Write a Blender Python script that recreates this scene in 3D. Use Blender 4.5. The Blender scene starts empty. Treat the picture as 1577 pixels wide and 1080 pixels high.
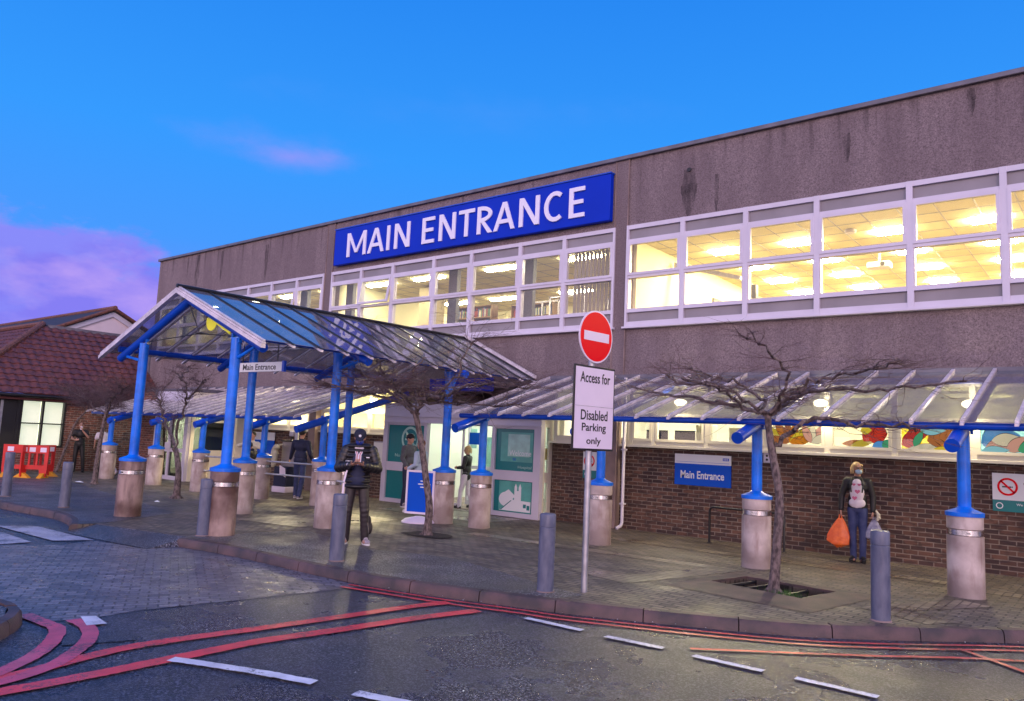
import bpy, bmesh, math, random
from mathutils import Vector, Matrix
S = bpy.context.scene
COL = S.collection
R_ = math.radians
# ------------------------------------------------------------------ camera
cam = bpy.data.cameras.new('camera'); camo = bpy.data.objects.new('camera', cam); COL.objects.link(camo)
cam.sensor_width = 36.0; cam.lens = 36.0 * 1190 / 1577; cam.clip_end = 2000; cam.clip_start = .05
_m = ((0.7804, -0.0369, -0.6241), (0.6235, 0.1184, 0.7728), (0.0454, -0.9923, 0.1153))
rt = Vector([r[0] for r in _m]).normalized(); bk = -Vector([r[2] for r in _m]).normalized()
upv = bk.cross(rt).normalized(); rt = upv.cross(bk)
camo.matrix_world = Matrix(((rt.x, upv.x, bk.x, 0), (rt.y, upv.y, bk.y, 0), (rt.z, upv.z, bk.z, 1.70), (0, 0, 0, 1)))
S.camera = camo
# ------------------------------------------------------------------ render set-up
S.render.engine = 'CYCLES'
S.cycles.use_denoising = True
S.cycles.max_bounces = 8; S.cycles.transparent_max_bounces = 24
S.cycles.glossy_bounces = 4; S.cycles.transmission_bounces = 4; S.cycles.diffuse_bounces = 3
S.cycles.sample_clamp_indirect = 4.0
S.cycles.caustics_reflective = False; S.cycles.caustics_refractive = False
S.view_settings.view_transform = 'Standard'; S.view_settings.look = 'None'
S.view_settings.exposure = 0.0; S.view_settings.gamma = 1.0
# ------------------------------------------------------------------ world: blue dusk sky, pink afterglow behind the camera, small clouds
W = bpy.data.worlds.new('World'); S.world = W; W.use_nodes = True
nt = W.node_tree; nt.nodes.clear()
def wn(t, **k):
    n = nt.nodes.new(t)
    for a, b in k.items(): setattr(n, a, b)
    return n
def wl(a, b): nt.links.new(a, b)
def wmath(op, a, b=None, c=None, clamp=False):
    n = wn('ShaderNodeMath', operation=op, use_clamp=clamp)
    for i, v in enumerate((a, b, c)):
        if v is None: continue
        if isinstance(v, (int, float)): n.inputs[i].default_value = v
        else: wl(v, n.inputs[i])
    return n.outputs[0]
def wmix(f, a, b):
    n = wn('ShaderNodeMix', data_type='RGBA')
    if isinstance(f, (int, float)): n.inputs[0].default_value = f
    else: wl(f, n.inputs[0])
    for i, v in ((6, a), (7, b)):
        if isinstance(v, tuple): n.inputs[i].default_value = (*v, 1)
        else: wl(v, n.inputs[i])
    return n.outputs[2]
tc = wn('ShaderNodeTexCoord'); sep = wn('ShaderNodeSeparateXYZ'); wl(tc.outputs['Generated'], sep.inputs[0])
def ramp_world(fac, stops):
    r = wn('ShaderNodeValToRGB'); cr = r.color_ramp
    while len(cr.elements) < len(stops): cr.elements.new(.5)
    for e, (p, c) in zip(cr.elements, stops): e.position = p; e.color = (*c, 1)
    wl(fac, r.inputs[0]); return r.outputs[0]
front = ramp_world(sep.outputs['Z'], [(0.0, (.22, .23, .85)), (.10, (.17, .27, .98)), (.22, (.065, .33, 1.0)), (.34, (.038, .33, 1.0)), (.52, (.022, .25, .90)), (1.0, (.015, .14, .66))])
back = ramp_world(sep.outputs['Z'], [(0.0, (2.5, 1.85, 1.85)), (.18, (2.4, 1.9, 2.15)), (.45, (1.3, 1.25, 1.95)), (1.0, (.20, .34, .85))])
# how far the direction turns away from the view: glow sits behind the camera, to the right
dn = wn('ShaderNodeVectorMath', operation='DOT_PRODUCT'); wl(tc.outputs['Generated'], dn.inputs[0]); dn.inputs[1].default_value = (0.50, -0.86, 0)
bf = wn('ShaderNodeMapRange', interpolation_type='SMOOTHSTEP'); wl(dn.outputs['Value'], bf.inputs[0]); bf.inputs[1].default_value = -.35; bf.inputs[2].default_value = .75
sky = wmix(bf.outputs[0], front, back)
noi = wn('ShaderNodeTexNoise'); noi.inputs['Scale'].default_value = 6; noi.inputs['Detail'].default_value = 7; noi.inputs['Roughness'].default_value = .55
mp = wn('ShaderNodeMapping'); mp.inputs['Scale'].default_value = (1, 1, 3.2); wl(tc.outputs['Generated'], mp.inputs[0]); wl(mp.outputs[0], noi.inputs['Vector'])
def cloud(base, d, rx, rz, col, amt, nz=1.0, soft=.35, col2=None):
    dv = wn('ShaderNodeVectorMath', operation='SUBTRACT'); wl(tc.outputs['Generated'], dv.inputs[0]); dv.inputs[1].default_value = d
    sc = wn('ShaderNodeVectorMath', operation='MULTIPLY'); wl(dv.outputs[0], sc.inputs[0]); sc.inputs[1].default_value = (1/rx, 1/rx, 1/rz)
    ln = wn('ShaderNodeVectorMath', operation='LENGTH'); wl(sc.outputs[0], ln.inputs[0])
    v = wmath('ADD', wmath('SUBTRACT', 1., ln.outputs['Value']), wmath('MULTIPLY', wmath('SUBTRACT', noi.outputs[0], .5), nz * 4))
    mr = wn('ShaderNodeMapRange', interpolation_type='SMOOTHSTEP'); wl(v, mr.inputs[0]); mr.inputs[1].default_value = 0; mr.inputs[2].default_value = soft * 2.4
    mr.inputs[3].default_value = 0; mr.inputs[4].default_value = amt
    cc = col if col2 is None else wmix(wmath('MULTIPLY', wmath('SUBTRACT', noi2.outputs[0], .42), 5., clamp=True), col2, col)
    return wmix(mr.outputs[0], base, cc)
noi.inputs['Scale'].default_value = 7; noi.inputs['Detail'].default_value = 9; noi.inputs['Roughness'].default_value = .58
mp.inputs['Scale'].default_value = (1, 1, 2.2)
noi2 = wn('ShaderNodeTexNoise'); noi2.inputs['Scale'].default_value = 9; noi2.inputs['Detail'].default_value = 6; wl(mp.outputs[0], noi2.inputs['Vector'])
sky = cloud(sky, (-.80, .51, .336), .12, .026, (.17, .33, .99), .7, .5, .5)
sky = cloud(sky, (-.785, .528, .328), .085, .026, (.36, .32, .95), .80, .38, .50)
sky = cloud(sky, (-.60, .70, .40), .30, .03, (.09, .33, .98), .35, .7, .6)
sky = cloud(sky, (-.957, .26, .150), .24, .080, (.50, .38, .94), .95, .55, .16, (.26, .26, .96))
sky = cloud(sky, (-.90, .405, .130), .16, .065, (.48, .34, .93), .95, .55, .18, (.24, .21, .90))
sky = cloud(sky, (-.93, .34, .07), .26, .050, (.24, .21, .84), .7, .4, .5)
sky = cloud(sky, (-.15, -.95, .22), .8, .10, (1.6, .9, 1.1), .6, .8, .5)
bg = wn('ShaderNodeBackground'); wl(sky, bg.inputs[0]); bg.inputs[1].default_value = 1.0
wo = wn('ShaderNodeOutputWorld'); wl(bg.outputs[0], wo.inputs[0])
# weak warm afterglow of the sun that has just set, behind and to the right of the camera
sun = bpy.data.lights.new('afterglow_sun', 'SUN'); sun.energy = 0.9; sun.angle = R_(22); sun.color = (1, .66, .62)
suno = bpy.data.objects.new('afterglow_sun', sun); COL.objects.link(suno)
suno.rotation_euler = Vector((-.62, .74, -.26)).to_track_quat('-Z', 'Y').to_euler()
# ------------------------------------------------------------------ materials
MATS = {}
def mat(name, base=(.5, .5, .5), rough=.6, metal=0., var=0., vs=3., base2=None, bump=0., bs=60., emit=None, es=0., coat=0., spec=.5, alpha=None, stretch=(1, 1, 1), detail=6):
    m = bpy.data.materials.new(name); m.use_nodes = True; n = m.node_tree; p = n.nodes['Principled BSDF']
    p.inputs['Base Color'].default_value = (*base, 1); p.inputs['Roughness'].default_value = rough; p.inputs['Metallic'].default_value = metal
    p.inputs['Coat Weight'].default_value = coat; p.inputs['Specular IOR Level'].default_value = spec
    g = n.nodes.new('ShaderNodeNewGeometry'); mp = n.nodes.new('ShaderNodeMapping'); mp.inputs['Scale'].default_value = stretch
    n.links.new(g.outputs['Position'], mp.inputs[0])
    if var or base2:
        b2 = base2 or tuple(c * (1 - var) for c in base)
        t = n.nodes.new('ShaderNodeTexNoise'); t.inputs['Scale'].default_value = vs; t.inputs['Detail'].default_value = detail; n.links.new(mp.outputs[0], t.inputs['Vector'])
        r = n.nodes.new('ShaderNodeValToRGB'); r.color_ramp.elements[0].position = .36; r.color_ramp.elements[1].position = .64
        r.color_ramp.elements[0].color = (*b2, 1); r.color_ramp.elements[1].color = (*base, 1)
        n.links.new(t.outputs[0], r.inputs[0]); n.links.new(r.outputs[0], p.inputs['Base Color'])
    if bump:
        t = n.nodes.new('ShaderNodeTexNoise'); t.inputs['Scale'].default_value = bs; t.inputs['Detail'].default_value = 4; n.links.new(mp.outputs[0], t.inputs['Vector'])
        b = n.nodes.new('ShaderNodeBump'); b.inputs['Strength'].default_value = bump; b.inputs['Distance'].default_value = .01
        n.links.new(t.outputs[0], b.inputs['Height']); n.links.new(b.outputs[0], p.inputs['Normal'])
    if emit: p.inputs['Emission Color'].default_value = (*emit, 1); p.inputs['Emission Strength'].default_value = es
    MATS[name] = m; return m
class NB:
    """small node builder on one material"""
    def __init__(s, name):
        s.m = bpy.data.materials.new(name); s.m.use_nodes = True; s.t = s.m.node_tree; s.p = s.t.nodes['Principled BSDF']; s.out = s.t.nodes['Material Output']
        s.pos = s.n('ShaderNodeNewGeometry').outputs['Position']; MATS[name] = s.m
    def n(s, t, **k):
        x = s.t.nodes.new(t)
        for a, b in k.items(): setattr(x, a, b)
        return x
    def l(s, a, b): s.t.links.new(a, b)
    def put(s, inp, v):
        if isinstance(v, (int, float)): inp.default_value = v
        elif isinstance(v, tuple): inp.default_value = (*v, 1) if len(v) == 3 and inp.type == 'RGBA' else v
        else: s.l(v, inp)
    def math(s, op, a, b=0., clamp=False):
        x = s.n('ShaderNodeMath', operation=op, use_clamp=clamp); s.put(x.inputs[0], a); s.put(x.inputs[1], b); return x.outputs[0]
    def mix(s, f, a, b, blend='MIX'):
        x = s.n('ShaderNodeMix', data_type='RGBA', blend_type=blend); s.put(x.inputs[0], f); s.put(x.inputs[6], a); s.put(x.inputs[7], b); return x.outputs[2]
    def noise(s, scale, detail=5, vec=None, st=(1, 1, 1), rough=.5):
        mp = s.n('ShaderNodeMapping'); mp.inputs['Scale'].default_value = st; s.l(vec or s.pos, mp.inputs[0])
        x = s.n('ShaderNodeTexNoise'); x.inputs['Scale'].default_value = scale; x.inputs['Detail'].default_value = detail; x.inputs['Roughness'].default_value = rough
        s.l(mp.outputs[0], x.inputs['Vector']); return x.outputs[0]
    def ramp(s, f, stops):
        x = s.n('ShaderNodeValToRGB'); e = x.color_ramp.elements
        while len(e) < len(stops): e.new(.5)
        for k, (p, c) in zip(e, stops): k.position = p; k.color = (*c, 1) if isinstance(c, tuple) else (c, c, c, 1)
        s.l(f, x.inputs[0]); return x.outputs[0]
    def bump(s, h, st, dist=.01, nrm=None):
        x = s.n('ShaderNodeBump'); x.inputs['Strength'].default_value = st; x.inputs['Distance'].default_value = dist; s.l(h, x.inputs['Height'])
        if nrm: s.l(nrm, x.inputs['Normal'])
        return x.outputs[0]
    def xyz(s):
        x = s.n('ShaderNodeSeparateXYZ'); s.l(s.pos, x.inputs[0]); return x.outputs
    def comb(s, a, b, c=0.):
        x = s.n('ShaderNodeCombineXYZ'); s.put(x.inputs[0], a); s.put(x.inputs[1], b); s.put(x.inputs[2], c); return x.outputs[0]
    def brick(s, vec, w, h, mort, c1, c2, cm, bias=0., off=.5):
        x = s.n('ShaderNodeTexBrick'); s.l(vec, x.inputs['Vector']); x.inputs['Scale'].default_value = 1; x.offset = off
        x.inputs['Brick Width'].default_value = w; x.inputs['Row Height'].default_value = h; x.inputs['Mortar Size'].default_value = mort
        x.inputs['Mortar Smooth'].default_value = .25; x.inputs['Bias'].default_value = bias
        s.put(x.inputs['Color1'], c1); s.put(x.inputs['Color2'], c2); s.put(x.inputs['Mortar'], cm); return x.outputs
    def fin(s, col=None, rough=None, nrm=None, **k):
        if col is not None: s.put(s.p.inputs['Base Color'], col)
        if rough is not None: s.put(s.p.inputs['Roughness'], rough)
        if nrm is not None: s.l(nrm, s.p.inputs['Normal'])
        for a, b in k.items(): s.put(s.p.inputs[a], b)
        return s.m
# brown facing brick, dark and weathered
def v_x(b, x): return b.math('ADD', x[0], x[1])
def brickmat(name, c1, c2, cm, dark):
    b = NB(name); x = b.xyz(); v = b.comb(b.math('ADD', x[0], x[1]), x[2])
    o = b.brick(v, .225, .075, .0085, c1, c2, cm, .1)
    c = b.mix(b.ramp(b.noise(1.1, 4), [(.35, 0.), (.7, 1.)]), o[0], dark, 'MULTIPLY')
    c = b.mix(b.ramp(b.noise(5.5, 3, vec=b.comb(v_x(b, x), x[2]), st=(1, 3, 1)), [(.50, 0.), (.60, .6)]), c, (.035, .022, .022))
    c = b.mix(b.math('MULTIPLY', b.noise(90, 3), .35), c, (.03, .02, .02))
    h = b.math('ADD', b.math('MULTIPLY', o[1], -1.), b.math('MULTIPLY', b.noise(120, 3), .25))
    return b.fin(c, b.math('ADD', .62, b.math('MULTIPLY', b.noise(5), .3)), b.bump(h, .8, .008))
brickmat('brown_brick', (.24, .12, .075), (.075, .040, .036), (.34, .28, .22), (.62, .58, .58))
brickmat('red_brick', (.36, .12, .07), (.17, .058, .04), (.42, .34, .28), (.72, .68, .66))
# exposed aggregate precast concrete with rain streaks
b = NB('aggregate_concrete'); x = b.xyz()
c = b.mix(b.ramp(b.noise(38, 6, rough=.95), [(.38, 0.), (.62, 1.)]), (.070, .052, .056), (.36, .28, .29))
st_ = b.ramp(b.noise(1.6, 5, st=(1.4, 1.4, .22)), [(.42, 1.), (.60, 0.)])
c = b.mix(b.math('MULTIPLY', st_, .38), c, (.12, .085, .095))
st2 = b.ramp(b.noise(3.4, 5, st=(2.2, 2.2, .12)), [(.54, 0.), (.68, 1.)])
top = b.n('ShaderNodeMapRange'); b.l(x[2], top.inputs[0]); top.inputs[1].default_value = 6.9; top.inputs[2].default_value = 7.9
c = b.mix(b.math('MULTIPLY', st2, b.math('MULTIPLY', top.outputs[0], .75)), c, (.055, .04, .045))
b.fin(c, .85, b.bump(b.noise(110, 5, rough=.8), .8, .012))
mat('smooth_concrete', (.30, .215, .20), .8, var=.35, vs=2.5, bump=.25, bs=70)
# concrete column bases, stained by splash
b = NB('column_concrete'); x = b.xyz()
c = b.mix(b.ramp(b.noise(2.6, 6), [(.35, 0.), (.65, 1.)]), (.30, .23, .21), (.58, .49, .46))
c = b.mix(b.ramp(b.noise(9, 6, st=(1, 1, .3)), [(.52, 0.), (.74, .6)]), c, (.20, .11, .09))
low = b.n('ShaderNodeMapRange'); b.l(b.math('ADD', x[2], b.math('MULTIPLY', b.noise(4), .35)), low.inputs[0]); low.inputs[1].default_value = .5; low.inputs[2].default_value = .12
c = b.mix(b.math('MULTIPLY', low.outputs[0], .6), c, (.13, .095, .085))
b.fin(c, .55, b.bump(b.noise(45, 5), .25, .008))
b = NB('stained_concrete'); x = b.xyz()
c = b.mix(b.ramp(b.noise(2.2, 6), [(.35, 0.), (.62, 1.)]), (.095, .045, .038), (.36, .25, .22))
c = b.mix(b.ramp(b.noise(8, 6, st=(1, 1, .25)), [(.45, 0.), (.70, .7)]), c, (.075, .038, .032))
b.fin(c, .45, b.bump(b.noise(45, 5), .35, .008))
mat('blue_paint', (.002, .19, .90), .38, spec=.3, base2=(.004, .12, .60), vs=4, bump=.05, bs=30, coat=.2)
mat('deep_blue_paint', (.002, .075, .60), .4, spec=.3, var=.15, vs=4, coat=.2)
mat('white_upvc', (.64, .60, .70), .35, var=.08, vs=2)
mat('cream_frame', (.80, .75, .62), .4, var=.06, vs=2)
mat('grey_spandrel', (.27, .245, .27), .35, var=.2, vs=1.5, bump=.15, bs=5)
mat('glazing_bar', (.78, .70, .74), .35, metal=.1, var=.3, vs=8)
mat('dark_metal', (.03, .03, .035), .4, metal=.6)
mat('coping_metal', (.16, .15, .18), .45, metal=.4, var=.3, vs=3)
mat('steel', (.75, .72, .74), .22, metal=1.0, var=.3, vs=14)
mat('galvanised', (.46, .46, .50), .4, metal=.7, var=.25, vs=9)
mat('bollard_grey', (.075, .085, .14), .42, base2=(.13, .14, .20), vs=14, bump=.15, bs=40, stretch=(1, 1, .35))
mat('sign_blue', (.001, .032, .52), .45, spec=.12, var=.10, vs=1.2)
mat('sign_letter', (.80, .78, .92), .4)
mat('plate_white', (.82, .72, .84), .35, var=.03, vs=5)
mat('sign_white', (.82, .84, .86), .35)
mat('sign_red', (.85, .001, .012), .4, spec=.12)
mat('black_paint', (.012, .012, .014), .4)
mat('teal', (.0, .19, .20), .3)
mat('teal_mid', (.12, .50, .43), .35, var=.3, vs=2.5)
mat('teal_light', (.45, .75, .66), .4, var=.2, vs=6)
mat('nhs_blue', (.001, .09, .62), .4, spec=.2)
mat('bark', (.045, .032, .032), .85, base2=(.20, .15, .14), vs=26, bump=.8, bs=45, stretch=(1, 1, .5))
mat('twig', (.115, .060, .062), .7, var=.4, vs=6)
mat('interior_wall', (.84, .78, .52), .8, var=.06, vs=1)
mat('interior_white', (.86, .86, .80), .8)
mat('interior_tan', (.50, .41, .25), .8, var=.15, vs=1.2)
mat('ceiling_tan', (.80, .72, .42), .85, var=.08, vs=1)
mat('interior_floor', (.2, .17, .14), .5)
mat('lamp_warm', (1, 1, 1), .5, emit=(1, .84, .44), es=330)
mat('lamp_pale', (1, 1, 1), .5, emit=(1, .92, .62), es=120)
mat('lamp_soft', (1, 1, 1), .5, emit=(1, .93, .66), es=42)
mat('lamp_green', (1, 1, 1), .5, emit=(.88, 1, .80), es=15)
mat('bulkhead_glow', (1, 1, 1), .5, emit=(1, .86, .5), es=12)
mat('lit_blind', (.9, .9, .8), .8, emit=(.92, 1, .80), es=.85)
mat('blind', (.30, .27, .25), .8)
mat('roof_tile', (.165, .050, .036), .6, base2=(.075, .028, .028), vs=7, bump=.3, bs=30)
mat('dark_tile', (.045, .028, .030), .7, var=.4, vs=6, bump=.3, bs=20)
mat('ridge_tile', (.22, .085, .055), .7, var=.5, vs=12, bump=.4, bs=25)
mat('lead', (.16, .15, .19), .5, var=.3, vs=4)
mat('render_pink', (.78, .66, .70), .7, var=.08, vs=2)
mat('fascia_maroon', (.09, .018, .02), .5)
mat('kerb_stone', (.110, .062, .060), .55, base2=(.042, .030, .032), vs=3.5, bump=.5, bs=60)
mat('barrier_red', (.66, .018, .018), .4, var=.2, vs=3)
mat('barrier_foot', (.75, .33, .02), .5)
mat('skin', (.50, .27, .20), .55, var=.1, vs=20)
mat('hair_blonde', (.62, .44, .20), .6, base2=(.34, .20, .08), vs=60)
mat('hair_dark', (.02, .014, .012), .6)
mat('hair_brown', (.14, .045, .025), .6)
mat('cloth_black', (.010, .010, .013), .55, var=.3, vs=30, bump=.2, bs=80)
mat('puffer_black', (.013, .011, .014), .38, var=.3, vs=20, bump=.25, bs=25)
mat('trouser_black', (.022, .015, .018), .5, bump=.3, bs=35)
mat('cloth_navy', (.014, .020, .065), .7, var=.3, vs=25, bump=.2, bs=60)
mat('cap_cloth', (.010, .011, .028), .8)
mat('denim', (.022, .035, .12), .75, base2=(.045, .06, .16), vs=9, bump=.2, bs=200)
mat('cloth_white', (.72, .66, .74), .7, var=.12, vs=12)
mat('cloth_grey', (.10, .10, .12), .8, var=.2, vs=20)
mat('cloth_cream', (.62, .58, .44), .8, var=.15, vs=9)
mat('cloth_pale', (.42, .52, .66), .8)
mat('scarf_red', (.42, .06, .05), .8)
mat('heart_pink', (.55, .14, .26), .7)
mat('mask_blue', (.42, .60, .72), .6)
mat('mask_navy', (.012, .035, .26), .6)
mat('bag_orange', (.82, .16, .02), .4, base2=(.68, .10, .012), vs=14, bump=.8, bs=18)
mat('bag_grey', (.16, .16, .26), .35, base2=(.35, .35, .45), vs=16, bump=.8, bs=22)
mat('shoe_grey', (.42, .36, .40), .6, var=.4, vs=30)
mat('shoe_white', (.75, .72, .74), .5)
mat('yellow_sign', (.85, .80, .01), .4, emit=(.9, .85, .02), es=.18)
mat('soil', (.028, .020, .016), .9, var=.5, vs=20, bump=1., bs=30)
mat('grass', (.07, .17, .03), .7, var=.4, vs=12)
mat('yellow_panel', (.75, .52, .05), .5)
mat('paper', (.8, .8, .78), .6)
mat('orange_accent', (.8, .35, .05), .5)
mat('book_red', (.30, .04, .03), .7); mat('book_blue', (.05, .09, .22), .7); mat('book_green', (.05, .16, .11), .7); mat('book_cream', (.6, .52, .36), .7); mat('wood', (.30, .17, .07), .5, var=.3, vs=8, stretch=(1, 1, .2))
# glass: clear panes that mirror the sky at grazing angles and let lamp light out
def glass(name, tint=(.9, .92, .92), refl=.9, rough=.02, f0=1.5, haze=0., hazec=(.5, .5, .5), wav=0.):
    b = NB(name); t = b.t; t.nodes.remove(b.p)
    tr = b.n('ShaderNodeBsdfTransparent'); tr.inputs[0].default_value = (*tint, 1)
    gl = b.n('ShaderNodeBsdfGlossy'); gl.inputs[0].default_value = (refl, refl, refl, 1); gl.inputs['Roughness'].default_value = rough
    lw = b.n('ShaderNodeLayerWeight'); lw.inputs[0].default_value = .5; r0 = ((f0 - 1) / (f0 + 1)) ** 2
    fro = b.math('ADD', r0, b.math('MULTIPLY', b.math('POWER', lw.outputs['Facing'], 5.), 1 - r0))
    if wav: nb_ = b.bump(b.noise(1.7, 2), wav, .03); b.l(nb_, gl.inputs['Normal']); 
    base = tr.outputs[0]
    if haze:
        df = b.n('ShaderNodeBsdfDiffuse'); df.inputs[0].default_value = (*hazec, 1)
        mh = b.n('ShaderNodeMixShader'); f = b.math('MULTIPLY', b.ramp(b.noise(3.5, 6), [(.3, .5), (.7, 1.)]), haze); b.l(f, mh.inputs[0]); b.l(tr.outputs[0], mh.inputs[1]); b.l(df.outputs[0], mh.inputs[2]); base = mh.outputs[0]
    mx = b.n('ShaderNodeMixShader'); b.l(fro, mx.inputs[0]); b.l(base, mx.inputs[1]); b.l(gl.outputs[0], mx.inputs[2]); b.l(mx.outputs[0], b.out.inputs[0])
    return b.m
glass('window_glass', (.95, .95, .93))
glass('dark_glass', (.45, .5, .5), f0=1.6)
glass('canopy_glass', (.80, .82, .84), f0=1.75, haze=.38, hazec=(.33, .32, .36), wav=.06, rough=.02)
glass('clear_door_glass', (.93, .97, .95))
# translucent coloured film / stained glass lit from the room behind, plus emission painted in as extra backlight
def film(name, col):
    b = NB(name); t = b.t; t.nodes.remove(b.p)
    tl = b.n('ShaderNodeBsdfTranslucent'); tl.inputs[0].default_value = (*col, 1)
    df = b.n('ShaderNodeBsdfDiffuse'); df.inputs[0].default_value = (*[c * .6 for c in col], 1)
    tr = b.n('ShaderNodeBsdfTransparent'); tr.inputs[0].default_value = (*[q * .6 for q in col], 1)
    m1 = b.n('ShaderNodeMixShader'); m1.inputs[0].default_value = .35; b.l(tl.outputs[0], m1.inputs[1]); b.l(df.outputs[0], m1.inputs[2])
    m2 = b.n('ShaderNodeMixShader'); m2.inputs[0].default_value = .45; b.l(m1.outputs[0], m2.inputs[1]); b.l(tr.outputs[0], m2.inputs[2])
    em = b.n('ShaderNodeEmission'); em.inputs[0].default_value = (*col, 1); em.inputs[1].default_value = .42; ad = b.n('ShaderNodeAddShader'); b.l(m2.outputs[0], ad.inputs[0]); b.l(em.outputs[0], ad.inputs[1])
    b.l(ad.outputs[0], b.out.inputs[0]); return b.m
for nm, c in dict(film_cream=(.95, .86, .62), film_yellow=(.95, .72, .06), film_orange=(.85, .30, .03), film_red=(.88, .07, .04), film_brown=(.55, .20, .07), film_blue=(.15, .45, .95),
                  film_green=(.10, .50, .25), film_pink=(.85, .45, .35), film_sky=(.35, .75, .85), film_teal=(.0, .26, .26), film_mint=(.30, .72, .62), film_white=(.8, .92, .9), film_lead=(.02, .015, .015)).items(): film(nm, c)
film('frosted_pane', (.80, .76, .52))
b = NB('rain_stain'); b.p.inputs['Base Color'].default_value = (.035, .026, .030, 1); b.p.inputs['Roughness'].default_value = .85
b.put(b.p.inputs['Alpha'], b.ramp(b.noise(5, 6, st=(2.5, 1, .5)), [(.30, 0.), (.66, .52)]))
b = NB('dark_asphalt_patch'); c = b.mix(b.ramp(b.noise(70, 2, rough=.6), [(.50, 0.), (.62, 1.)]), (.006, .006, .010), (.16, .16, .20)); b.fin(c, .38, b.bump(b.noise(80, 4, rough=.9), .8, .005))
# wet asphalt
b = NB('wet_asphalt')
c = b.mix(b.ramp(b.noise(62, 2, rough=.6), [(.50, 0.), (.62, 1.)]), (.008, .009, .016), (.18, .18, .23))
c = b.mix(b.ramp(b.noise(.55, 6), [(.42, 0.), (.62, .35)]), c, (.018, .019, .030), 'MIX')
rr = b.ramp(b.noise(.8, 6), [(.30, .17), (.55, .34), (.75, .50)])
b.fin(c, rr, b.bump(b.noise(80, 4, rough=.9), .8, .006), **{'Specular IOR Level': .6})
# granite setts of the side road
b = NB('granite_setts'); x = b.xyz()
ang = R_(62); vx = b.math('ADD', b.math('MULTIPLY', x[0], math.cos(ang)), b.math('MULTIPLY', x[1], math.sin(ang))); vy = b.math('SUBTRACT', b.math('MULTIPLY', x[1], math.cos(ang)), b.math('MULTIPLY', x[0], math.sin(ang)))
wob = b.math('MULTIPLY', b.noise(3, 3), .03)
o = b.brick(b.comb(b.math('ADD', vx, wob), b.math('ADD', vy, wob)), .20, .105, .010, (.34, .31, .35), (.10, .095, .12), (.010, .010, .012))
c = b.mix(b.ramp(b.noise(90, 4), [(.35, 0.), (.7, .7)]), o[0], (.05, .045, .055))
c = b.mix(b.ramp(b.noise(.8, 4), [(.4, 0.), (.65, .5)]), c, (.14, .12, .12))
h = b.math('ADD', b.math('MULTIPLY', o[1], -1.3), b.math('ADD', b.math('MULTIPLY', b.noise(14, 3), 1.1), b.math('MULTIPLY', b.noise(90, 3), .3)))
b.fin(c, b.ramp(b.noise(6, 5), [(.3, .22), (.7, .5)]), b.bump(h, .9, .012), **{'Specular IOR Level': .6})
# pavement: brown block paving, wet near the building, pale bands
b = NB('block_paving'); x = b.xyz()
o = b.brick(b.comb(x[0], x[1]), .20, .10, .011, (.28, .225, .165), (.11, .088, .070), (.015, .013, .012))
c = b.mix(b.ramp(b.noise(.9, 4), [(.40, 0.), (.60, .35)]), o[0], (.075, .062, .052))
c = b.mix(b.ramp(b.noise(80, 4), [(.4, 0.), (.7, .5)]), c, (.045, .038, .036))
h = b.math('ADD', b.math('MULTIPLY', o[1], -1.), b.math('MULTIPLY', b.noise(60, 4), .5))
b.fin(c, b.ramp(b.noise(1.3, 6), [(.35, .42), (.65, .72)]), b.bump(h, .8, .008), **{'Specular IOR Level': .45})
b = NB('pale_block_band'); x = b.xyz()
o = b.brick(b.comb(x[1], x[0]), .20, .10, .010, (.40, .33, .22), (.20, .16, .12), (.03, .025, .02))
c = b.mix(b.ramp(b.noise(1.7, 6), [(.35, 0.), (.65, .7)]), o[0], (.095, .080, .066))
b.fin(c, b.ramp(b.noise(1.3, 6), [(.35, .22), (.65, .5)]), b.bump(b.math('MULTIPLY', o[1], -1.), .4, .006))
b = NB('footway_asphalt')
c = b.mix(b.ramp(b.noise(45, 2, rough=.6), [(.50, 0.), (.62, 1.)]), (.016, .015, .018), (.34, .32, .35))
c = b.mix(b.ramp(b.noise(1.1, 6), [(.4, 0.), (.62, .7)]), c, (.045, .040, .043))
b.fin(c, b.ramp(b.noise(1.5, 5), [(.3, .3), (.7, .6)]), b.bump(b.noise(70, 4, rough=.9), .8, .006))
# worn road paint
def paint(name, col, worn, dens):
    b = NB(name)
    w = b.ramp(b.math('ADD', b.math('MULTIPLY', b.noise(26, 5, rough=.9), .6), b.math('MULTIPLY', b.noise(2.6, 5), .4)), [(dens, 0.), (dens + .05, 1.)])
    c = b.mix(w, col, worn); c = b.mix(b.ramp(b.noise(5, 5), [(.4, 0.), (.7, .35)]), c, worn)
    return b.fin(c, b.ramp(b.noise(1.7, 5), [(.3, .25), (.7, .55)]), b.bump(b.noise(200, 3), .4, .003))
paint('white_line', (.82, .80, .86), (.16, .16, .19), .545)
paint('white_worn', (.50, .48, .55), (.12, .115, .14), .51)
paint('red_line', (.80, .055, .065), (.20, .045, .05), .53)
paint('red_worn', (.66, .085, .15), (.12, .045, .06), .53)
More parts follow.
